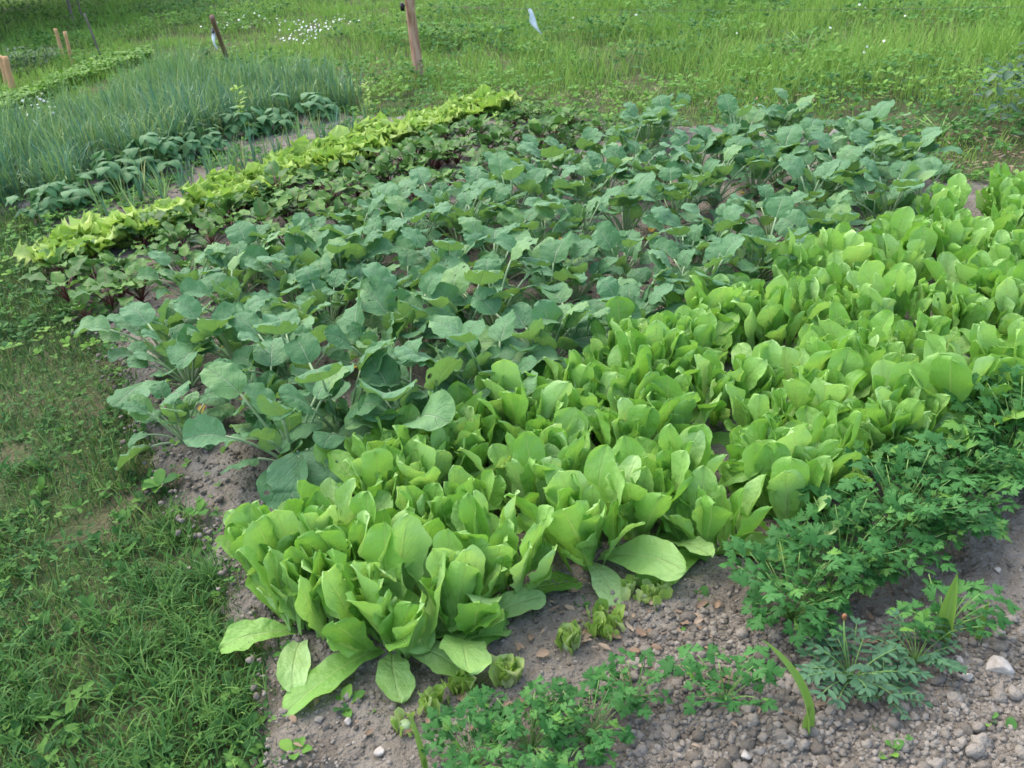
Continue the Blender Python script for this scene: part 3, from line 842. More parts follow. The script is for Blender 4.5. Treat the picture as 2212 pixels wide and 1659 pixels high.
def onion_variant():
    n = int(rs.integers(6, 10))
    V, f, r = blades(n, np.column_stack([rs.normal(0, .005, (n, 2)), np.zeros(n)]), rs.uniform(.14, .27, n), rs.uniform(.006, .009, n), rs.uniform(0, 6.28, n), rs.uniform(72, 92, n), rs.uniform(40, 86, n), rs.uniform(.25, .8, n), 4)
    acc = Acc(); acc.add(V, [f], None, r); return acc.mesh('young_onion', MAT['onion'])
YON = [onion_variant() for _ in range(7)]
for a, b, wd in (((225, 472), (780, 284), 'in front of the beans'), ((250, 492), (800, 302), 'nearer the frilly lettuces')):
    pts = row_pts(at(*a), at(*b), .105, .05)
    for i, p in enumerate(pts):
        o = put('young_onion', YON[random.randrange(7)]); s = random.uniform(.8, 1.3)
        o.location = (p[0], p[1], .015); o.rotation_euler = (0, 0, random.uniform(0, 6.28)); o.scale = (s, s, s)
        tag(o, 'thin young onion in bare soil, %s from the grass path, %s' % (nth(i), wd), 'onion plant', 'young onions in rows before the beans')

# ------------------------------------------------------------------ parsley, marigolds, shoots
rs = np.random.default_rng(91)
def lobed(r, lobes=3, cut=.45):
    """flat leaflet with deep pointed lobes, growing along +Y from the origin"""
    pts = [(0, 0)]
    angs = np.radians(np.linspace(-78, 78, lobes * 3))
    for i, a in enumerate(angs):
        rr = r * (1 - .34 * abs(a) / 1.36)
        d = (angs[1] - angs[0]) * .5
        big = 1 if i % 3 == 1 else .84
        pts.append((math.sin(a - d * .45) * rr * .86 * big, math.cos(a - d * .45) * rr * .86 * big))
        pts.append((math.sin(a) * rr * big, math.cos(a) * rr * big))
        pts.append((math.sin(a + d * .9) * rr * (cut if i % 3 == 2 else .74), math.cos(a + d * .9) * rr * (cut if i % 3 == 2 else .74)))
    P = np.array(pts); P = np.column_stack([P, -.25 * (P[:, 0] ** 2) / r + .10 * r * np.sin(P[:, 0] / r * 4)])
    n = len(P)
    c = np.array([[0, r * .32, .06 * r]])
    V = np.concatenate([P, c]); j = np.arange(n - 1)
    f = np.stack([j, j + 1, np.full(n - 1, n)], 1)
    f = np.concatenate([f, [[n - 1, 0, n]]])
    return V, f


def parsley_variant(n, h, spread, sz=.03):
    lf = Acc(); st = Acc()
    for i in range(n):
        f_ = math.sqrt((i + .5) / n); az = i * 2.4 + rs.normal(0, .4)
        L = h * rs.uniform(.65, 1.1)
        P = arc_pts(L, 88 - 34 * f_ * spread, 72 - 52 * f_ * spread, 1.2, 6)
        V, f = tube(P, .0019, .0011, 4); st.add(rotz(V, az), f)
        lsz = rs.uniform(.6, 1.25); r = rs.beta(2, 2.2) if rs.random() < .8 else rs.uniform(.85, .98); e = math.radians(rs.uniform(0, 45) - 25 * f_)
        for da, dy, dz, s in ((0, .018, 0, 1), (1.05, .006, 0, .85), (-1.05, .006, 0, .85), (1.5, -.014, -.012, .65), (-1.5, -.014, -.012, .65)):
            V, f = lobed(sz * s * lsz * rs.uniform(.85, 1.1))
            V = rotm(V + np.array((0, sz * .22, 0)), Matrix.Rotation(rs.normal(0, .35), 4, 'Y') @ Matrix.Rotation(rs.normal(-.1, .3), 4, 'X'))
            V = rotz(V, da) + np.array((0, dy, 0))
            V = rotm(V, Matrix.Rotation(e, 4, 'X')) + P[-1] + np.array((0, 0, dz))
            lf.add(rotz(V, az), [f], None, (r + rs.uniform(-.12, .12)) % 1)
    return lf.mesh('parsley_foliage', MAT['parsley'], False), st.mesh('parsley_stems', MAT['stem'])
PARS = [parsley_variant(34, .17, 1.1, .037) for _ in range(3)] + [parsley_variant(44, .21, 1.0, .038) for _ in range(3)] + [parsley_variant(16, .12, .9, .031) for _ in range(2)]
for px, py, k, s, rz, lb in [
    (1030, 1680, 0, .70, 0, 'bushy parsley at the bottom edge, lowest of the small parsley patch'), (1150, 1640, 1, .72, 1, 'bushy parsley in the middle of the small patch before the stumps'), (1275, 1622, 2, .70, 2, 'bushy parsley at the right of the small patch before the stumps'),
    (1370, 1535, 6, .75, 2, 'thin parsley sprig with long stems beside the small patch'), (1190, 1560, 6, .55, .4, 'low parsley behind the small patch, next to the stumps'),
    (1565, 1535, 6, 1.0, 0, 'small light parsley clump standing alone on the cloddy soil'),
    (1710, 1360, 3, .85, 0, 'parsley at the near end of the long row, beside the drooping lettuce'), (1765, 1330, 0, .75, 2, 'low parsley in front of the long row, behind the marigold'), (1815, 1265, 4, .92, 1, 'second parsley from the near end of the long row'),
    (1915, 1245, 5, .85, 2, 'dense parsley in the middle of the long row, above the marigold'), (1935, 1170, 3, 1.05, 3, 'parsley against the lettuces in the middle of the long row'), (2040, 1170, 4, .85, 4, 'tall parsley on the soil side of the long row'),
    (2050, 1100, 5, .95, 5, 'parsley against the big upright lettuces'), (2140, 1070, 3, .85, 1.5, 'parsley on the soil side at the right end of the long row'), (2190, 1020, 4, 1.1, 2.5, 'parsley against the lettuces at the right edge'), (2270, 1010, 5, .8, 3.5, 'parsley at the right edge on the soil side'),
    (2260, 960, 3, 1.05, .6, 'farthest parsley of the long row at the right edge'), (2030, 1395, 7, 1.15, 0, 'young parsley wrapped round a pointed shoot on the right')]:
    p = at(px, py)
    r = empty('parsley_plant', p[0], p[1], .022, rz, s); tag(r, lb, 'parsley', 'parsley plants along the front of the bed')
    put('foliage', PARS[k][0], r); put('stems', PARS[k][1], r)


def marigold(n, h):
    lf = Acc(); st = Acc()
    for i in range(n):
        f_ = math.sqrt((i + .5) / n); az = i * 2.4 + rs.normal(0, .3)
        P = arc_pts(h * rs.uniform(.7, 1.1), 86 - 40 * f_, 60 - 62 * f_, 1.1, 8)
        V, f = tube(P, .0018, .0009, 4); st.add(rotz(V, az), f)
        r = rs.random()
        for q in (4, 5, 6, 7):
            for sd_ in ((-1, 1) if q < 7 else (-.9, 0, .9)):
                L = .025 * (1.15 - .12 * abs(q - 5.5)) * rs.uniform(.8, 1.2)
                V, f, uv = leaf(rs, L, L * .40, 'oval', rs.uniform(-10, 20), rs.uniform(-25, 5), 1, .1, 0, 2, 0, 5, .02, 0, 3, 2)
                V = rotz(V, sd_ * (1.0 if q < 7 else .8) + rs.normal(0, .15)) + P[q]
                lf.add(rotz(V, az), [f], uv, r)
    return lf.mesh('marigold_foliage', MAT['marigold'], False), st.mesh('marigold_stems', MAT['stem'])
Vb, Fb = ico(2)
for px, py, s, n, bud, lb in ((1835, 1490, 1.05, 26, True, 'feathery dark marigold with an orange bud in front of the parsley row'), (1975, 1450, .85, 20, False, 'smaller feathery marigold without buds beside the pale stones'), (1905, 1530, .65, 14, False, 'lowest feathery marigold seedling on the cloddy soil')):
    p = at(px, py)
    r = empty('marigold_plant', p[0], p[1], .022, .5, s); tag(r, lb, 'marigold', 'dark feathery marigolds')
    a, b = marigold(n, .135); put('foliage', a, r); put('stems', b, r)
    if bud:
        acc = Acc(); V, f = tube(np.array([(0, 0, 0), (-.005, .02, .08), (-.004, .03, .15)]), .002, .0015, 5); acc.add(V, f)
        sm = put('flower_stem', acc.mesh('flower_stem', MAT['stem']), r)
        acc = Acc(); rr = 1 + .12 * np.sin(9 * np.arctan2(Vb[:, 1], Vb[:, 0]))
        acc.add(Vb * rr[:, None] * np.array((.0048, .0048, .009)) * np.where(Vb[:, 2:] > 0, np.array((1.15, 1.15, 1)), 1) + np.array((-.004, .03, .158)), [Fb])
        put('bud', acc.mesh('bud', MAT['orange']), sm)


def shoot(L, W, el0, el1, tw=0., side=0.):
    lf = Acc()
    V, f, uv = leaf(rs, L, W, 'spear', el0, el1, 1.3, .75, 0, 2, 0, 5, .01, tw, 14, 6, .02, (0, 0), side); lf.add(V, [f], uv, .5)
    V, f, uv = leaf(rs, L * .35, W * .75, 'spear', 92, 85, 1.3, .9, 0, 2, 0, 5, .01, 0, 6, 4); lf.add(rotz(V, PI), [f], uv, .6)
    return lf.mesh('leaf_shoot', MAT['shoot'])
for px, py, L, W, e0, e1, face, tw, lb in ((1742, 1605, .25, .028, 92, 22, (1500, 1480), .2, 'long arching pointed leaf shoot on the cloddy soil left of the marigold'), (2030, 1415, .20, .042, 88, 72, (2120, 1200), .0, 'broad upright pointed leaf shoot rising out of young parsley'),
                                          (2108, 1405, .12, .018, 85, 70, (2220, 1200), .0, 'narrow short pointed leaf shoot right of the broad one'), (925, 1690, .16, .016, 85, 60, (830, 1500), .0, 'slim pointed leaf shoot at the bottom edge beside the small parsley patch')):
    p = at(px, py); q = at(*face) - p
    o = put('leaf_shoot', shoot(L, W, e0, e1, tw)); o.location = (p[0], p[1], .018); o.rotation_euler = (0, 0, math.atan2(q[1], q[0]) - PI / 2)
    tag(o, lb, 'shoot', 'pointed leaf shoots on the front soil')


# small broad-leaved seedlings and weeds
def weed_mesh(n, L, up=(10, 60), prof='oval', mat='clover', asp=.6):
    lf = Acc()
    for i in range(n):
        l_ = L * rs.uniform(.6, 1.1); e = rs.uniform(*up)
        V, f, uv = leaf(rs, l_, l_ * asp, prof, e, e - rs.uniform(15, 55), 1.2, .15, .04, 2, .05, 5, .03, rs.normal(0, .2), 6, 5)
        lf.add(rotz(V + np.array((0, .004, 0)), i * 2.4 + rs.normal(0, .3)), [f], uv, rs.random())
    return lf.mesh('weed', MAT[mat])
for px, py, n, L, lb in ((1885, 1580, 7, .035, 'small round-leaved weed among the clods below the marigold'), (1915, 1640, 6, .04, 'small weed at the bottom edge below the marigold'), (2180, 1605, 7, .035, 'small dark weed in the bottom right corner'),
                         (2130, 1570, 5, .025, 'tiny weed among clods left of the corner weed'), (640, 1640, 6, .045, 'small weed at the bottom edge where grass meets soil'), (745, 1540, 5, .05, 'pale seedling with twisted leaves below the nearest lettuce'),
                         (690, 1370, 9, .02, 'clump of tiny leaves between the two front lettuces'), (1255, 1320, 8, .022, 'tiny weed on bare soil above the stumps'), (1520, 1310, 6, .035, 'small weed under the drooping lettuce'),
                         (1545, 1420, 5, .03, 'seedling beside the small parsley clump'), (1470, 1365, 6, .03, 'pale seedling between stumps and parsley'), (620, 1420, 6, .03, 'small weed under the corner lettuce'),
                         (350, 1060, 7, .07, 'dandelion rosette at the grass edge beside the cabbages'), (430, 1120, 6, .05, 'light green weed at the grass edge near the lettuces')):
    p = at(px, py)
    o = put('weed', weed_mesh(n, L)); o.location = (p[0], p[1], .02); tag(o, lb, 'weed', 'small weeds on the open soil')

# stones
def stone(r, seed, flat=.7):
    q = np.random.default_rng(seed); V, f = ico(3)
    V = V.copy()
    for _ in range(9):                                   # a few broken faces
        d = q.normal(0, 1, 3); d /= np.linalg.norm(d); h = q.uniform(.45, .8)
        k = V @ d; V = V - np.maximum(0, k - h)[:, None] * d * .9
    wb = wobble(q, 6, 3); V = V * (1 + .05 * wb(V[:, 0] * 3, V[:, 1] * 3 + V[:, 2]))[:, None] * np.array((1, .8, flat)) * r
    return np_mesh('stone', V, [f], mats=[MAT['stone']])
for k, (px, py, r, lb) in enumerate(((2155, 1462, .034, 'largest pale angular stone on the soil at the right'), (2068, 1447, .014, 'pale pebble left of the largest stone, upper one'), (2086, 1482, .014, 'pale pebble left of the largest stone, lower one'),
                                     (1610, 1650, .014, 'whitish pebble at the bottom edge below the pointed shoot'), (825, 1640, .014, 'whitish pebble beside the small parsley patch'), (755, 1575, .010, 'small whitish pebble below the nearest lettuce'),
                                     (1800, 308, .055, 'flat grey stone at the far edge of the cabbages'), (1866, 268, .045, 'pale round stone in the short grass behind the cabbages'), (1840, 302, .025, 'small pale stone beside the flat grey one'),
                                     (2000, 1340, .008, 'tiny white pebble near the broad shoot'), (2150, 1250, .012, 'small grey pebble on the soil behind the narrow shoot'))):
    p = at(px, py)
    o = put('stone', stone(r, 100 + k)); o.location = (p[0], p[1], .022 + r * .35); o.rotation_euler = (0, 0, k * 1.7); tag(o, lb, 'stone', 'pale stones')

# dry leaf litter on the front soil
def litter():
    acc = Acc()
    for i in range(130):
        if i < 60: p = at(rs.uniform(1050, 1560), rs.uniform(1290, 1450))
        else:
            p = at(rs.uniform(620, 1900), rs.uniform(1300, 1640))
        L = rs.uniform(.012, .035)
        V, f, uv = leaf(rs, L, L * rs.uniform(.2, .8), 'oval', rs.uniform(0, 30), rs.uniform(-50, 20), 1, rs.uniform(-.4, .5), .08, 2, .1, 4, .08, rs.normal(0, .4), 5, 4)
        acc.add(rotz(V, rs.uniform(0, 6.28)) + np.array((p[0], p[1], .032)), [f], uv, rs.random())
    return acc.mesh('dry_leaves', MAT['litter'])
tag(put('dry_leaves', litter()), 'dry brown scraps of leaf lying on the front soil', kind='stuff')

# ------------------------------------------------------------------ grass path on the left and meadow behind
rs = np.random.default_rng(101)
def sample_px(n, x0, x1, y0, y1):
    """points spread evenly over the ground seen in a part of the picture's footprint"""
    out = []
    lo = np.array((1e9, 1e9)); hi = -lo
    for q in ((x0, y0), (x1, y0), (x0, y1), (x1, y1)):
        g_ = at(*q); lo = np.minimum(lo, g_); hi = np.maximum(hi, g_)
    return rs.uniform(lo, hi, (n, 2))


PATH = [at(*p) for p in [(-900, 1900), (600, 1800), (600, 1560), (550, 1420), (485, 1260), (430, 1140), (358, 1040), (300, 900), (245, 760), (176, 650), (110, 560), (112, 490), (66, 455), (-120, 432), (-500, 400)]]
def path_grass():
    lo = np.min(PATH, 0); hi = np.max(PATH, 0)
    lo = np.maximum(lo, (-4.2, .9))
    P = rs.uniform(lo, hi, (150000, 2))
    ins = inside(P, PATH)
    d = edge_dist(P, PATH) * np.where(ins, 1, -1)
    keep = d > -.10 + .3 * (vn3(P[:, 0] * 5, P[:, 1] * 5) - .6)
    cl = vn1(P[:, 0] * 4.5, P[:, 1] * 4.5) * .6 + vn2(P[:, 0] * 11, P[:, 1] * 11) * .4
    keep &= rs.random(len(P)) < np.clip((cl - .16) * 2.6, .22, 1)
    P = P[keep]; cl = cl[keep]; n = len(P)
    h = rs.uniform(.015, .045, n) * (.5 + 1.0 * cl) + .05 * (rs.random(n) < .04)
    rnd = np.clip(rs.beta(2.2, 3, n) * .85 + np.clip((P[:, 1] - 2.2) * .09, -.05, .22), 0, .9); rnd = np.where(rs.random(n) < .09, rs.uniform(.92, .99, n), rnd)
    return blade_mesh('grass', MAT['path_grass'], [blades(n, np.column_stack([P, np.full(n, -.03)]), h + .02, rs.uniform(.002, .0042, n), rs.uniform(0, 6.28, n), rs.uniform(45, 95, n), rs.uniform(-10, 70, n), rnd, 3)])
tag(put('grass', path_grass()), 'short trampled grass of the path beside the beds', kind='stuff')


def small_leaves(P, L, mat, name, z=-.01, up=(5, 60), per=3, tone=None):
    """little oval leaves in threes"""
    n = len(P) * per
    Q = np.repeat(P, per, 0); az = np.repeat(rs.uniform(0, 6.28, len(P)), per) + np.tile(np.arange(per) * 2 * PI / per, len(P)) + rs.normal(0, .25, n)
    Ls = np.repeat(L, per) * rs.uniform(.8, 1.2, n); el = np.radians(rs.uniform(up[0], up[1], n) * .5)
    zz = np.repeat(np.asarray(z) * np.ones(len(P)), per)
    prof = np.array([(0, 0), (.32, .3), (.48, .62), (.3, .92), (0, 1.0), (-.3, .92), (-.48, .62), (-.32, .3)])
    X = prof[None, :, 0] * Ls[:, None] * .85; Y = prof[None, :, 1] * Ls[:, None]
    Zl = Y * np.sin(el)[:, None] + np.abs(X) * .25; Yl = Y * np.cos(el)[:, None]
    ca, sa = np.cos(az)[:, None], np.sin(az)[:, None]
    V = np.stack([Q[:, :1] + X * ca - Yl * sa, Q[:, 1:2] + X * sa + Yl * ca, zz[:, None] + Zl], -1).reshape(-1, 3)
    b = (np.arange(n) * 8)[:, None]
    f = np.concatenate([b + np.array([[0, 1, 7, 0]])[:, :3], b + np.array([[1, 2, 6]]), b + np.array([[1, 6, 7]]), b + np.array([[2, 3, 5]]), b + np.array([[2, 5, 6]]), b + np.array([[3, 4, 5]])])
    acc = Acc(); acc.add(V, [f], None, np.repeat(np.repeat(rs.random(len(P)) if tone is None else tone, per), 8))
    return acc.mesh(name, MAT[mat])


def straw():
    lo = np.maximum(np.min(PATH, 0), (-4.2, .9)); hi = np.max(PATH, 0)
    P = rs.uniform(lo, hi, (5200, 2)); P = P[inside(P, PATH)]; n = len(P)
    return blade_mesh('dry_straw', MAT['path_grass'], [blades(n, np.column_stack([P, rs.uniform(-.02, .025, n)]), rs.uniform(.02, .075, n), rs.uniform(.0015, .003, n), rs.uniform(0, 6.28, n), rs.uniform(-5, 25, n), rs.uniform(-25, 15, n), rs.uniform(.93, .99, n), 3)])
tag(put('dry_straw', straw()), 'dry straw and grass clippings lying on the path', kind='stuff')


def path_weeds():
    lo = np.maximum(np.min(PATH, 0), (-4.2, .9)); hi = np.max(PATH, 0)
    P = rs.uniform(lo, hi, (16000, 2))
    ins = inside(P, PATH); d = edge_dist(P, PATH) * np.where(ins, 1, -1)
    cl = vn4(P[:, 0] * 3.2, P[:, 1] * 3.2)
    keep = (d > -.07) & (rs.random(len(P)) < np.clip((cl - .25) * 1.6, .03, .9))
    P = P[keep]
    return small_leaves(P, rs.uniform(.006, .018, len(P)), 'path_leaf', 'clover', rs.uniform(-.005, .03, len(P)))
tag(put('clover', path_weeds()), 'clover and small round leaves growing through the path grass', kind='stuff')


def meadow():
    """longer grass behind the beds"""
    P = rs.uniform((-15, 4.0), (8, 25), (660000, 2))
    keep = ~inside(P, BED); P = P[keep]
    d = edge_dist(P, BED)
    # only what the picture's neighbourhood can see
    ang = P[:, 0] / P[:, 1]
    keep = (ang > -.75) & (ang < .80)
    dist = np.hypot(P[:, 0], P[:, 1])
    keep &= rs.random(len(P)) < np.clip((11.0 / dist) ** 1.5, .12, 1)
    P = P[keep]; d = d[keep]; dist = dist[keep]
    cl = vn1(P[:, 0] * 1.6, P[:, 1] * 1.6) * .4 + vn2(P[:, 0] * 3.7, P[:, 1] * 3.7) * .35 + vn3(P[:, 0] * 9, P[:, 1] * 9) * .25
    sparse = np.clip((d - .1) / 1.3, 0, 1)
    keep = rs.random(len(P)) < np.clip(sparse * 1.0 + .5, 0, 1) * np.clip((cl - .27) * 3.2, .10, 1)
    P = P[keep]; d = d[keep]; cl = cl[keep]; dist = dist[keep]; sparse = sparse[keep]; n = len(P)
    right = np.clip((P[:, 0] + .5) / 3.5, 0, 1)
    h = rs.uniform(.05, .13, n) * (.45 + .6 * sparse) * (.25 + 1.5 * cl) * (.9 + .75 * right) + .16 * (rs.random(n) < .035) * sparse
    far = np.clip((dist - 7) / 8, 0, 1.5)
    rnd = np.clip(rs.beta(2.4, 2.8, n) * .7 + .55 * (vn3(P[:, 0] * .9, P[:, 1] * .9) - .42) + .3 * (vn4(P[:, 0] * 3.3, P[:, 1] * 3.3) - .5), .0, .9)
    rnd = np.where(rs.random(n) < .035 + .10 * (1 - sparse), rs.uniform(.92, .99, n), rnd)
    return blade_mesh('meadow_grass', MAT['grass'], [blades(n, np.column_stack([P, np.full(n, -.04)]), h + .03, rs.uniform(.0035, .006, n) * (1 + .5 * far), rs.uniform(0, 6.28, n), rs.uniform(50, 95, n), rs.uniform(5, 80, n), rnd, 3)])
tag(put('meadow_grass', meadow()), 'long green meadow grass rising behind the vegetable beds', kind='stuff')


def stalks():
    P = rs.uniform((-3, 7.5), (8, 17), (5200, 2)); P = P[~inside(P, BED)]
    cl = vn1(P[:, 0] * 1.1 + 9, P[:, 1] * 1.1); P = P[rs.random(len(P)) < np.clip((cl - .3) * 1.5, 0, 1) * np.clip((P[:, 0] + 2) / 5, .12, 1)]; n = len(P)
    return blade_mesh('grass_stalks', MAT['grass'], [blades(n, np.column_stack([P, np.full(n, -.03)]), rs.uniform(.18, .42, n), rs.uniform(.0028, .0045, n), rs.uniform(0, 6.28, n), rs.uniform(70, 95, n), rs.uniform(20, 85, n), np.where(rs.random(n) < .45, rs.uniform(.93, .99, n), rs.uniform(.5, .9, n)), 4)])
tag(put('grass_stalks', stalks()), 'tall pale grass stalks standing in the right part of the meadow', kind='stuff')


def meadow_weeds():
    P = rs.uniform((-13, 3.5), (8, 20), (90000, 2))
    P = P[~inside(P, BED)]
    ang = P[:, 0] / P[:, 1]; P = P[(ang > -.75) & (ang < .8)]
    d = edge_dist(P, BED)
    cl = vn4(P[:, 0] * 1.3, P[:, 1] * 1.3); near = np.exp(-d / .9)
    keep = rs.random(len(P)) < np.clip((cl - .42) * 2.6, .02, .9) + .75 * near
    P = P[keep]; near = near[keep]; cl = cl[keep]
    z = rs.uniform(0, .15, len(P)) * (1 - .75 * near) * np.clip(cl * 1.6, .3, 1.2)
    return small_leaves(P, rs.uniform(.012, .055, len(P)) * (1 - .3 * near), 'clover', 'meadow_weeds', z, (0, 90), 3, np.clip(1.5 * (vn2(P[:, 0] * 1.1 + 5, P[:, 1] * 1.1) - .2) + rs.normal(0, .14, len(P)), .01, .98))
tag(put('meadow_weeds', meadow_weeds()), 'low broad leaved weeds scattered through the meadow', kind='stuff')


def bed_weeds():
    P = rs.uniform((-5.4, 1.2), (4.6, 9.5), (80000, 2)); P = P[inside(P, BED)]
    FAR = [at(*q) for q in [(1060, 262), (1230, 335), (1330, 310), (1420, 262), (1560, 235), (1750, 250), (1900, 310), (2040, 400), (2240, 410), (2400, 470), (2400, 330), (1900, 180), (700, 150), (660, 235), (780, 252), (900, 232)]]
    STRIP = [at(*q) for q in [(60, 560), (200, 500), (480, 388), (800, 290), (800, 240), (560, 300), (300, 420), (40, 480)]]
    near = inside(P, FAR); st = inside(P, STRIP); d = edge_dist(P, BED)
    cl = vn2(P[:, 0] * 3.3, P[:, 1] * 3.3)
    keep = rs.random(len(P)) < np.where(near, np.clip((cl - .1) * 2.2, .25, 1), np.where(st, np.clip((cl - .25) * 1.8, .08, .8), .012)) + .35 * (d < .12) * (P[:, 1] > 1.9)
    P = P[keep]; n = len(P)
    return small_leaves(P, rs.uniform(.014, .034, n) * np.clip(P[:, 1] / 4, .6, 1.1), 'clover', 'bed_weeds', rs.uniform(.01, .06, n), (0, 90))
tag(put('bed_weeds', bed_weeds()), 'small green weeds sprouting on the bare parts of the beds', kind='stuff')


def bed_grass():
    P = rs.uniform((-3.5, 4.0), (4.6, 9.3), (60000, 2)); P = P[inside(P, BED)]
    d = edge_dist(P, BED); P = P[(rs.random(len(P)) < np.exp(-d / .22) * .8) & (P[:, 0] > -1.4)]; n = len(P)
    return blade_mesh('bed_edge_grass', MAT['grass'], [blades(n, np.column_stack([P, np.full(n, .0)]), rs.uniform(.03, .09, n), rs.uniform(.003, .005, n), rs.uniform(0, 6.28, n), rs.uniform(40, 95, n), rs.uniform(-10, 70, n), np.clip(rs.beta(2, 3, n), 0, .9) + .08 * (rs.random(n) < .1), 3)])
tag(put('bed_edge_grass', bed_grass()), 'grass creeping over the far edge of the beds', kind='stuff')


def path_tufts():
    acc = []
    cs = []
    for k in range(60):
        if k < 30: q = (rs.uniform(250, 580), rs.uniform(1180, 1640))
        else: q = (rs.uniform(-60, 560), rs.uniform(640, 1700))
        p = at(*q)
        if inside(p[None], PATH)[0]: cs.append(p)
    for p in cs:
        n = int(rs.integers(18, 60)); r = rs.uniform(.02, .06)
        P = p + rs.normal(0, r, (n, 2)); a0 = rs.uniform(0, 6.28)
        acc.append(blades(n, np.column_stack([P, np.full(n, -.03)]), rs.uniform(.05, .12, n), rs.uniform(.0025, .005, n), rs.normal(a0, 1.4, n), rs.uniform(50, 92, n), rs.uniform(-30, 50, n), np.clip(rs.beta(2, 3, n) * .7 + rs.uniform(-.2, .12), 0, .9), 4))
    return blade_mesh('grass_tufts', MAT['path_grass'], acc)
tag(put('grass_tufts', path_tufts()), 'longer grass tufts standing in the path grass', kind='stuff')


def path_leaves():
    acc = Acc()
    for k in range(520):
        p = at(rs.uniform(-100, 600), rs.uniform(560, 1720))
        if not inside(p[None], PATH)[0]: continue
        nl = int(rs.integers(3, 7)); Lb = rs.uniform(.014, .045); a0 = rs.uniform(0, 6.28); r = rs.random()
        pr = ('oval', 'beet', 'spear')[k % 3]; asp = (.55, .6, .22)[k % 3]
        for i in range(nl):
            L = Lb * rs.uniform(.6, 1.2) * (1.4 if k % 3 == 2 else 1); e = rs.uniform(5, 65)
            V, f, uv = leaf(rs, L, L * asp, pr, e, e - rs.uniform(10, 60), 1.2, .15, .05, 2, .10, 5, .04, rs.normal(0, .3), 6, 4)
            acc.add(rotz(V + np.array((0, .004, 0)), a0 + i * 2.4) + np.array((p[0], p[1], -.01)), [f], uv, (r + rs.uniform(-.1, .1)) % 1)
    return acc.mesh('path_weeds', MAT['path_leaf'])
tag(put('path_weeds', path_leaves()), 'broad leaved weeds growing among the path grass', kind='stuff')


def strip_litter():
    acc = Acc()
    for i in range(620):
        c = [(2080, 350, 130, 45), (1960, 300, 90, 22), (1650, 212, 120, 14), (1250, 205, 150, 12), (2180, 310, 60, 40), (820, 150, 60, 10)][rs.integers(6)]
        p = at(rs.normal(c[0], c[2]), rs.normal(c[1], c[3]))
        L = rs.uniform(.03, .08)
        V, f, uv = leaf(rs, L, rs.uniform(.004, .016), 'oval', rs.uniform(-5, 30), rs.uniform(-30, 20), 1, .2, .05, 2, .1, 4, .05, rs.normal(0, .4), 3, 2)
        acc.add(rotz(V, rs.uniform(0, 6.28)) + np.array((p[0], p[1], rs.uniform(-.005, .03))), [f], uv, rs.random())
    return acc.mesh('dead_leaves', MAT['litter'])
tag(put('dead_leaves', strip_litter()), 'dead brown stalks and leaves along the meadow edge', kind='stuff')


def daisies():
    acc = Acc(); n = 0
    spots = [(675, 62, 30, 10, 58), (735, 40, 22, 7, 16), (560, 40, 35, 8, 12), (490, 55, 30, 12, 12), (640, 85, 25, 6, 18), (85, 225, 30, 14, 22), (30, 260, 25, 10, 8), (2180, 60, 50, 30, 0), (1900, 22, 55, 18, 5), (1860, 80, 60, 20, 4), (1500, 40, 200, 25, 3)]
    for px, py, sx, sy, k in spots:
        for _ in range(k):
            z = rs.uniform(.16, .30) if px < 1000 else rs.uniform(.1, .2)
            p = at(rs.normal(px, sx), rs.normal(py, sy), z)
            if p[1] > 24: continue
            r = rs.uniform(.007, .0125) if px < 1000 else rs.uniform(.008, .013)
            m_ = 8; a = np.arange(m_) / m_ * 2 * PI
            ring = np.stack([np.cos(a) * r, np.sin(a) * r, np.full(m_, 0.)], 1); c = np.array([[0, 0, .3 * r]])
            M = Matrix.Rotation(rs.normal(.5, .35), 4, 'X') @ Matrix.Rotation(rs.normal(0, .35), 4, 'Y')
            V = rotm(np.concatenate([ring, c]), M) + np.array((p[0], p[1], z))
            j = np.arange(m_)
            acc.add(V, [np.stack([j, (j + 1) % m_, np.full(m_, m_)], 1)])
            V, f = tube(np.array([(p[0], p[1], z), (p[0] + rs.normal(0, .01), p[1], -.03)]), .0015, .0015, 3)
    return acc.mesh('daisies', MAT['petal'])
tag(put('daisies', daisies()), 'white daisies flowering in patches in the meadow', kind='stuff')

# low bright green ground cover beyond the onions, far left
def cover():
    poly = [at(*p) for p in [(-250, 330), (0, 255), (150, 190), (330, 130), (330, 114), (210, 140), (60, 205), (-250, 290)]]
    lo = np.min(poly, 0); hi = np.max(poly, 0)
    P = rs.uniform(lo, hi, (9000, 2)); P = P[inside(P, poly)]
    z = rs.uniform(.0, .09, len(P))
    return small_leaves(P, rs.uniform(.025, .055, len(P)), 'cover', 'ground_cover', z, (0, 80))
MAT['cover'] = leaf_mat('cover_leaf', [(0, (.07, .20, .02)), (.5, (.13, .30, .03)), (1, (.2, .38, .05))], vamt=.0, trans=.3, rough=.5, mott=.2, bump=.2)
tag(put('ground_cover', cover()), 'low bright green leafy bed beyond the onions', kind='stuff')


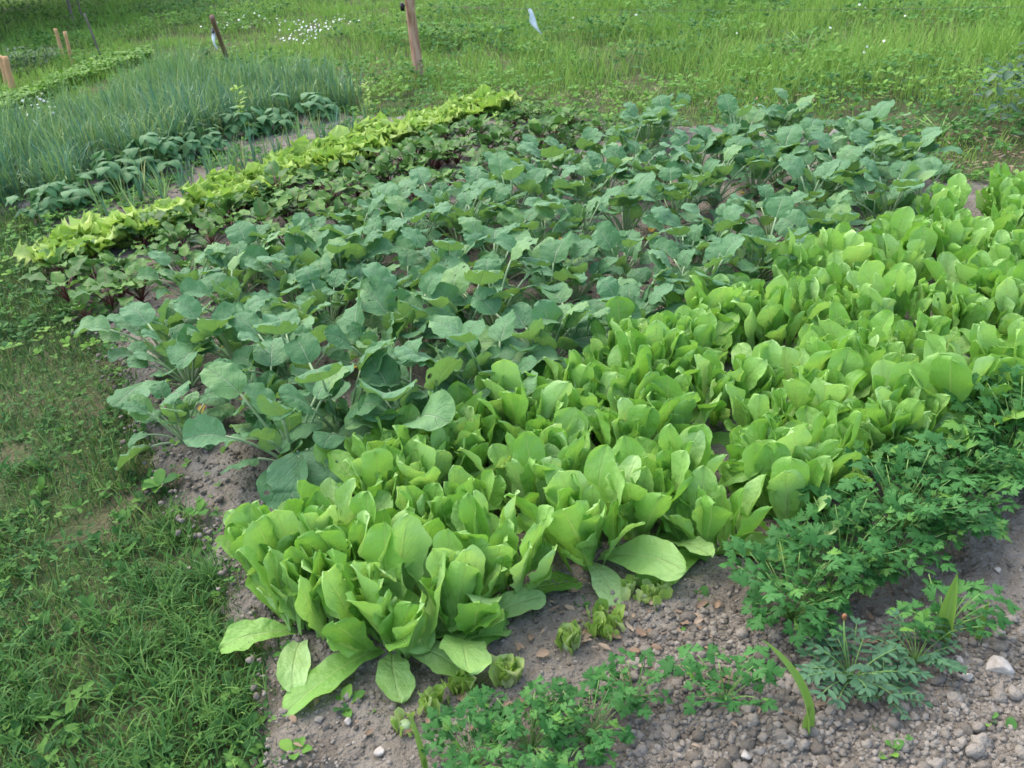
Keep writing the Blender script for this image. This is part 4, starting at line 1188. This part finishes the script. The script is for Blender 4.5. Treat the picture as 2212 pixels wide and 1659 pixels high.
# dark potato-like bushes at the far left
def bush(n, r, h, L, mat):
    lf = Acc(); st = Acc()
    for i in range(n):
        a = rs.uniform(0, 6.28); q = r * math.sqrt(rs.random()); z = h * (.15 + .85 * rs.random()) * (1 - .55 * (q / r) ** 2)
        l_ = L * rs.uniform(.6, 1.15); e = rs.uniform(0, 60)
        V, f, uv = leaf(rs, l_, l_ * .6, 'oval', e, e - rs.uniform(20, 60), 1.2, .1, .04, 2, .03, 5, .03, 0, 4, 4)
        lf.add(rotz(V, rs.uniform(0, 6.28)) + np.array((q * math.cos(a), q * math.sin(a), z)), [f], uv, rs.random())
    for i in range(9):
        a = i * 2.4; q = r * rs.uniform(.2, .75)
        V, f = tube(np.array([(0, 0, -.03), (q * .3 * math.cos(a), q * .3 * math.sin(a), h * .4), (q * math.cos(a), q * math.sin(a), h * .75)]), .006, .003, 5); st.add(V, f)
    return lf.mesh('foliage', mat), st.mesh('stems', MAT['stem'])
MAT['dark'] = leaf_mat('dark_bush_leaf', [(0, (.025, .075, .03)), (.6, (.05, .12, .05)), (1, (.09, .16, .09))], vamt=.0, trans=.2, rough=.5, mott=.2, bump=.2)
PW = ['half out of view at the left edge', 'in front of the thick double stakes', 'just right of the thick double stakes', 'in the middle of the dark row', 'just left of the thin twin stakes', 'at the foot of the thin twin stakes']
for k, (px, py) in enumerate(((-25, 168), (12, 163), (48, 154), (80, 144), (104, 134), (128, 124))):
    p = at(px, py)
    r = empty('potato_plant', p[0], p[1], -.01, k, (1, 1, 1, .9, .7, .5)[k]); tag(r, 'dark leafy potato bush ' + PW[k], 'potato plant', 'dark bushes beyond the bright ground cover')
    a, b = bush(150, .28, .30, .06, MAT['dark']); put('foliage', a, r); put('stems', b, r)
# shrub at the right edge
p = at(2290, 275)
r = empty('shrub', p[0], p[1], -.02, 0, 1.0); tag(r, 'dark shrub with broad leaves at the right edge of the meadow', 'shrub')
a, b = bush(300, .45, .60, .075, MAT['dark']); put('foliage', a, r); put('stems', b, r)
for px, py, rr, h, L, n, lb in ((955, 95, .42, .26, .09, 170, 'broad leaved weed clump growing just right of the wooden post'), (1150, 120, .22, .16, .07, 60, 'greyish weed clump in the meadow below the white plastic strip'), (1740, 118, .35, .25, .06, 140, 'dark weed clump in the tall grass behind the cabbages'),
                                (2030, 290, .25, .14, .05, 70, 'low weed clump on the brown litter behind the cabbages')):
    p = at(px, py); r = empty('weed_clump', p[0], p[1], -.02); tag(r, lb, 'weed')
    a, b = bush(n, rr, h, L, MAT['clover']); put('foliage', a, r); put('stems', b, r)


# ------------------------------------------------------------------ posts, stakes, wire
def pole(P, r, mat, name, n=10, rough=.06, cut=True, seed=0):
    q = np.random.default_rng(seed)
    k = 14
    t = np.linspace(0, 1, k); P = np.asarray(P, float)
    tt = np.linspace(0, 1, len(P))
    C = np.stack([np.interp(t, tt, P[:, i]) for i in range(3)], 1) + np.column_stack([q.normal(0, r * .05, k), q.normal(0, r * .05, k), np.zeros(k)])
    V, f = tube(C, r, np.full(k, r) * (1 + q.normal(0, .02, k)) * np.linspace(1.08, .94, k), n)
    ang = q.normal(0, rough, n)
    for j in range(k): V[j * n:(j + 1) * n] = C[j] + (V[j * n:(j + 1) * n] - C[j]) * (1 + ang)[:, None]
    return np_mesh(name, V, f, mats=[MAT[mat]])


b = at(905, 165); t_ = at(881, 0, .78)
t_ = at(882, 18, .62); dirn = (t_ - b) / .62
H = 1.15
root = empty('fence_post', b[0], b[1], -.03)
tag(root, 'round weathered wooden fence post standing at the meadow edge', 'fence post')
put('pole', pole([(0, 0, -.1), (.004, 0, .4), (dirn[0] * H * .6, dirn[1] * H * .3, H)], .042, 'post', 'pole', 14, .07, seed=3), root)
acc = Acc()
V, f = tube(np.array([(0, 0, -.03), (0, 0, .035)]), .020, .016, 10); acc.add(V + np.array((-.066, -.01, .63)), f)
V, f = tube(np.array([(-.066, -.01, .64), (-.02, 0, .64)]), .009, .009, 8); acc.add(V, f)
put('insulator', acc.mesh('insulator', MAT['black']), root)


def wire(pts, name, lb, r=.0012):
    acc = Acc(); V, f = tube(np.asarray(pts), r, r, 5); acc.add(V, f)
    o = put(name, acc.mesh(name, MAT['wire'])); return tag(o, lb, 'wire', 'fence wires')
wa = np.array((b[0] - .066, b[1] - .01, .61)); e2 = at(2260, 14, .60)
W = [wa + (np.array((e2[0], e2[1], .60)) - wa) * q - np.array((0, 0, .03 * math.sin(PI * q))) for q in np.linspace(0, 1, 20)]
wire(W, 'fence_wire', 'thin fence wire running right from the wooden post across the meadow')
wb_ = at(465, 58, .34)
W2 = [wa + (np.array((wb_[0], wb_[1], .38)) - wa) * q - np.array((0, 0, .04 * math.sin(PI * q))) for q in np.linspace(0, 1, 14)]
wire(W2, 'fence_wire', 'thin fence wire running left from the wooden post to the reddish stake', .0012)


def strip(p0, p1, w, name, lb, seed):
    """hanging strip of plastic film, twisted, with thickness"""
    q = np.random.default_rng(seed); n = 12; acc = Acc()
    t = np.linspace(0, 1, n); C = np.asarray(p0)[None] + (np.asarray(p1) - np.asarray(p0))[None] * t[:, None]
    C[:, 0] += .012 * np.sin(t * 6 + 1); C[:, 1] += .010 * np.sin(t * 5)
    a = .8 * np.sin(t * 4 + seed); wv = w * np.interp(t, [0, .15, .5, .85, 1], [.45, .8, 1, .6, .15]) / 2
    D = np.stack([np.cos(a), np.sin(a), .2 * np.sin(a * 2)], 1); Nn = np.stack([-np.sin(a), np.cos(a), 0 * a], 1) * .0015
    V = np.stack([C - D * wv[:, None] + Nn, C + D * wv[:, None] + Nn, C + D * wv[:, None] - Nn, C - D * wv[:, None] - Nn], 1).reshape(-1, 3)
    f = [(i * 4 + j, i * 4 + (j + 1) % 4, i * 4 + 4 + (j + 1) % 4, i * 4 + 4 + j) for i in range(n - 1) for j in range(4)]
    acc.add(V, [np.array(f)]); o = put(name, acc.mesh(name, MAT['plastic'])); return tag(o, lb, 'plastic strip', 'white plastic strips tied to the fence')
qq = W[min(range(20), key=lambda i: abs(W[i][0] - at(1140, 26, .58)[0]))]
e = at(1164, 60, qq[2] - .17)
strip(qq, (e[0], qq[1] - .02, qq[2] - .20), .055, 'plastic_strip', 'white plastic strip fluttering from the fence wire over the meadow', 1)

# reddish leaning stake with ribbon
b = at(493, 125); hh = .62; t_ = at(457, 35, hh * .98)
root = empty('wooden_stake', b[0], b[1], -.02); tag(root, 'reddish leaning stake behind the onions with a white ribbon', 'stake', 'garden stakes')
put('pole', pole([(0, 0, -.1), (t_[0] - b[0], t_[1] - b[1], hh)], .026, 'redstake', 'pole', 8, .05, seed=5), root)
f_ = .72; ix, iy, iz = (t_[0] - b[0]) * f_, (t_[1] - b[1]) * f_, hh * f_
acc = Acc(); V, f = tube(np.array([(ix - .045, iy, iz - .02), (ix - .04, iy, iz + .03)]), .015, .012, 8); acc.add(V, f)
V, f = tube(np.array([(ix - .045, iy, iz), (ix, iy, iz)]), .007, .007, 6); acc.add(V, f)
put('insulator', acc.mesh('insulator', MAT['black']), root)
strip((b[0] + ix - .05, b[1] + iy - .01, iz), (b[0] + ix - .035, b[1] + iy - .03, iz - .19), .045, 'plastic_strip', 'white ribbon hanging from the reddish leaning stake', 2)

for k, (bx, by, tx, ty, r, mat, lb) in enumerate(((157, 142, 139, 64, .022, 'stake', 'pale orange stake, right one of the thin twin stakes by the dark bushes'), (137, 126, 118, 58, .022, 'stake', 'pale orange stake, left one of the thin twin stakes by the dark bushes'),
                                                  (27, 198, 8, 118, .029, 'stake', 'pale stake at the left edge, right one of the thick double stakes'), (14, 182, -1, 117, .026, 'stake', 'pale stake at the left edge, left one of the thick double stakes'),
                                                  (222, 128, 181, 25, .012, 'greywood', 'thin grey leaning pole far behind the onions'), (158, 46, 140, -20, .024, 'greywood', 'dark far post in the shaded meadow corner'), (178, 42, 160, -25, .014, 'greywood', 'thin grey far pole right of the dark far post'))):
    b = at(bx, by); z = .2
    # height that puts the tip at its place, the stake leaning only sideways
    lo_, hi_ = .05, 2.0
    best = min(np.linspace(.2, 1.4, 200), key=lambda z_: abs(at(tx, ty, z_)[1] - b[1]))
    t_ = at(tx, ty, best)
    root = empty('wooden_stake', b[0], b[1], -.02); tag(root, lb, 'stake', 'garden stakes')
    put('pole', pole([(0, 0, -.1), (t_[0] - b[0], t_[1] - b[1], best)], r, mat, 'pole', 8, .06, seed=20 + k), root)


# ------------------------------------------------------------------ broad tree past the left edge whose shade darkens the far corner
def shade_tree(x, y):
    root = empty('tree', x, y, -.05); tag(root, 'broad leafy tree whose shade falls over the far left corner of the meadow', 'tree')
    acc = Acc(); V, f = tube(np.array([(0, 0, 0), (.05, 0, 1.5), (.0, .1, 3.2), (.1, 0, 5)]), .24, .12, 12); acc.add(V, f)
    for i in range(9):
        a = i * 2.4; V, f = tube(np.array([(0, 0, 1.9 + .2 * i), (1.0 + 1.4 * math.cos(a), 1.4 * math.sin(a), 2.6 + .25 * i), (2.4 + 3.0 * math.cos(a), 3.0 * math.sin(a), 2.8 + .3 * i)]), .09, .03, 7); acc.add(V, f)
    put('trunk', acc.mesh('trunk', MAT['greywood']), root)
    n = 14000
    a = rs.uniform(0, 6.28, n); q = 4.3 * np.sqrt(rs.random(n)); z = 1.95 + rs.random(n) * 3.2 * (1 - .7 * (q / 4.3) ** 2)
    P = np.stack([q * np.cos(a), q * np.sin(a)], 1)
    me = small_leaves(P, rs.uniform(.16, .30, n), 'dark', 'crown', z, (-40, 90), 2)
    o = put('crown', me, root); o.location = (2.6, 0, 0)
shade_tree(-12.2, 17.3)
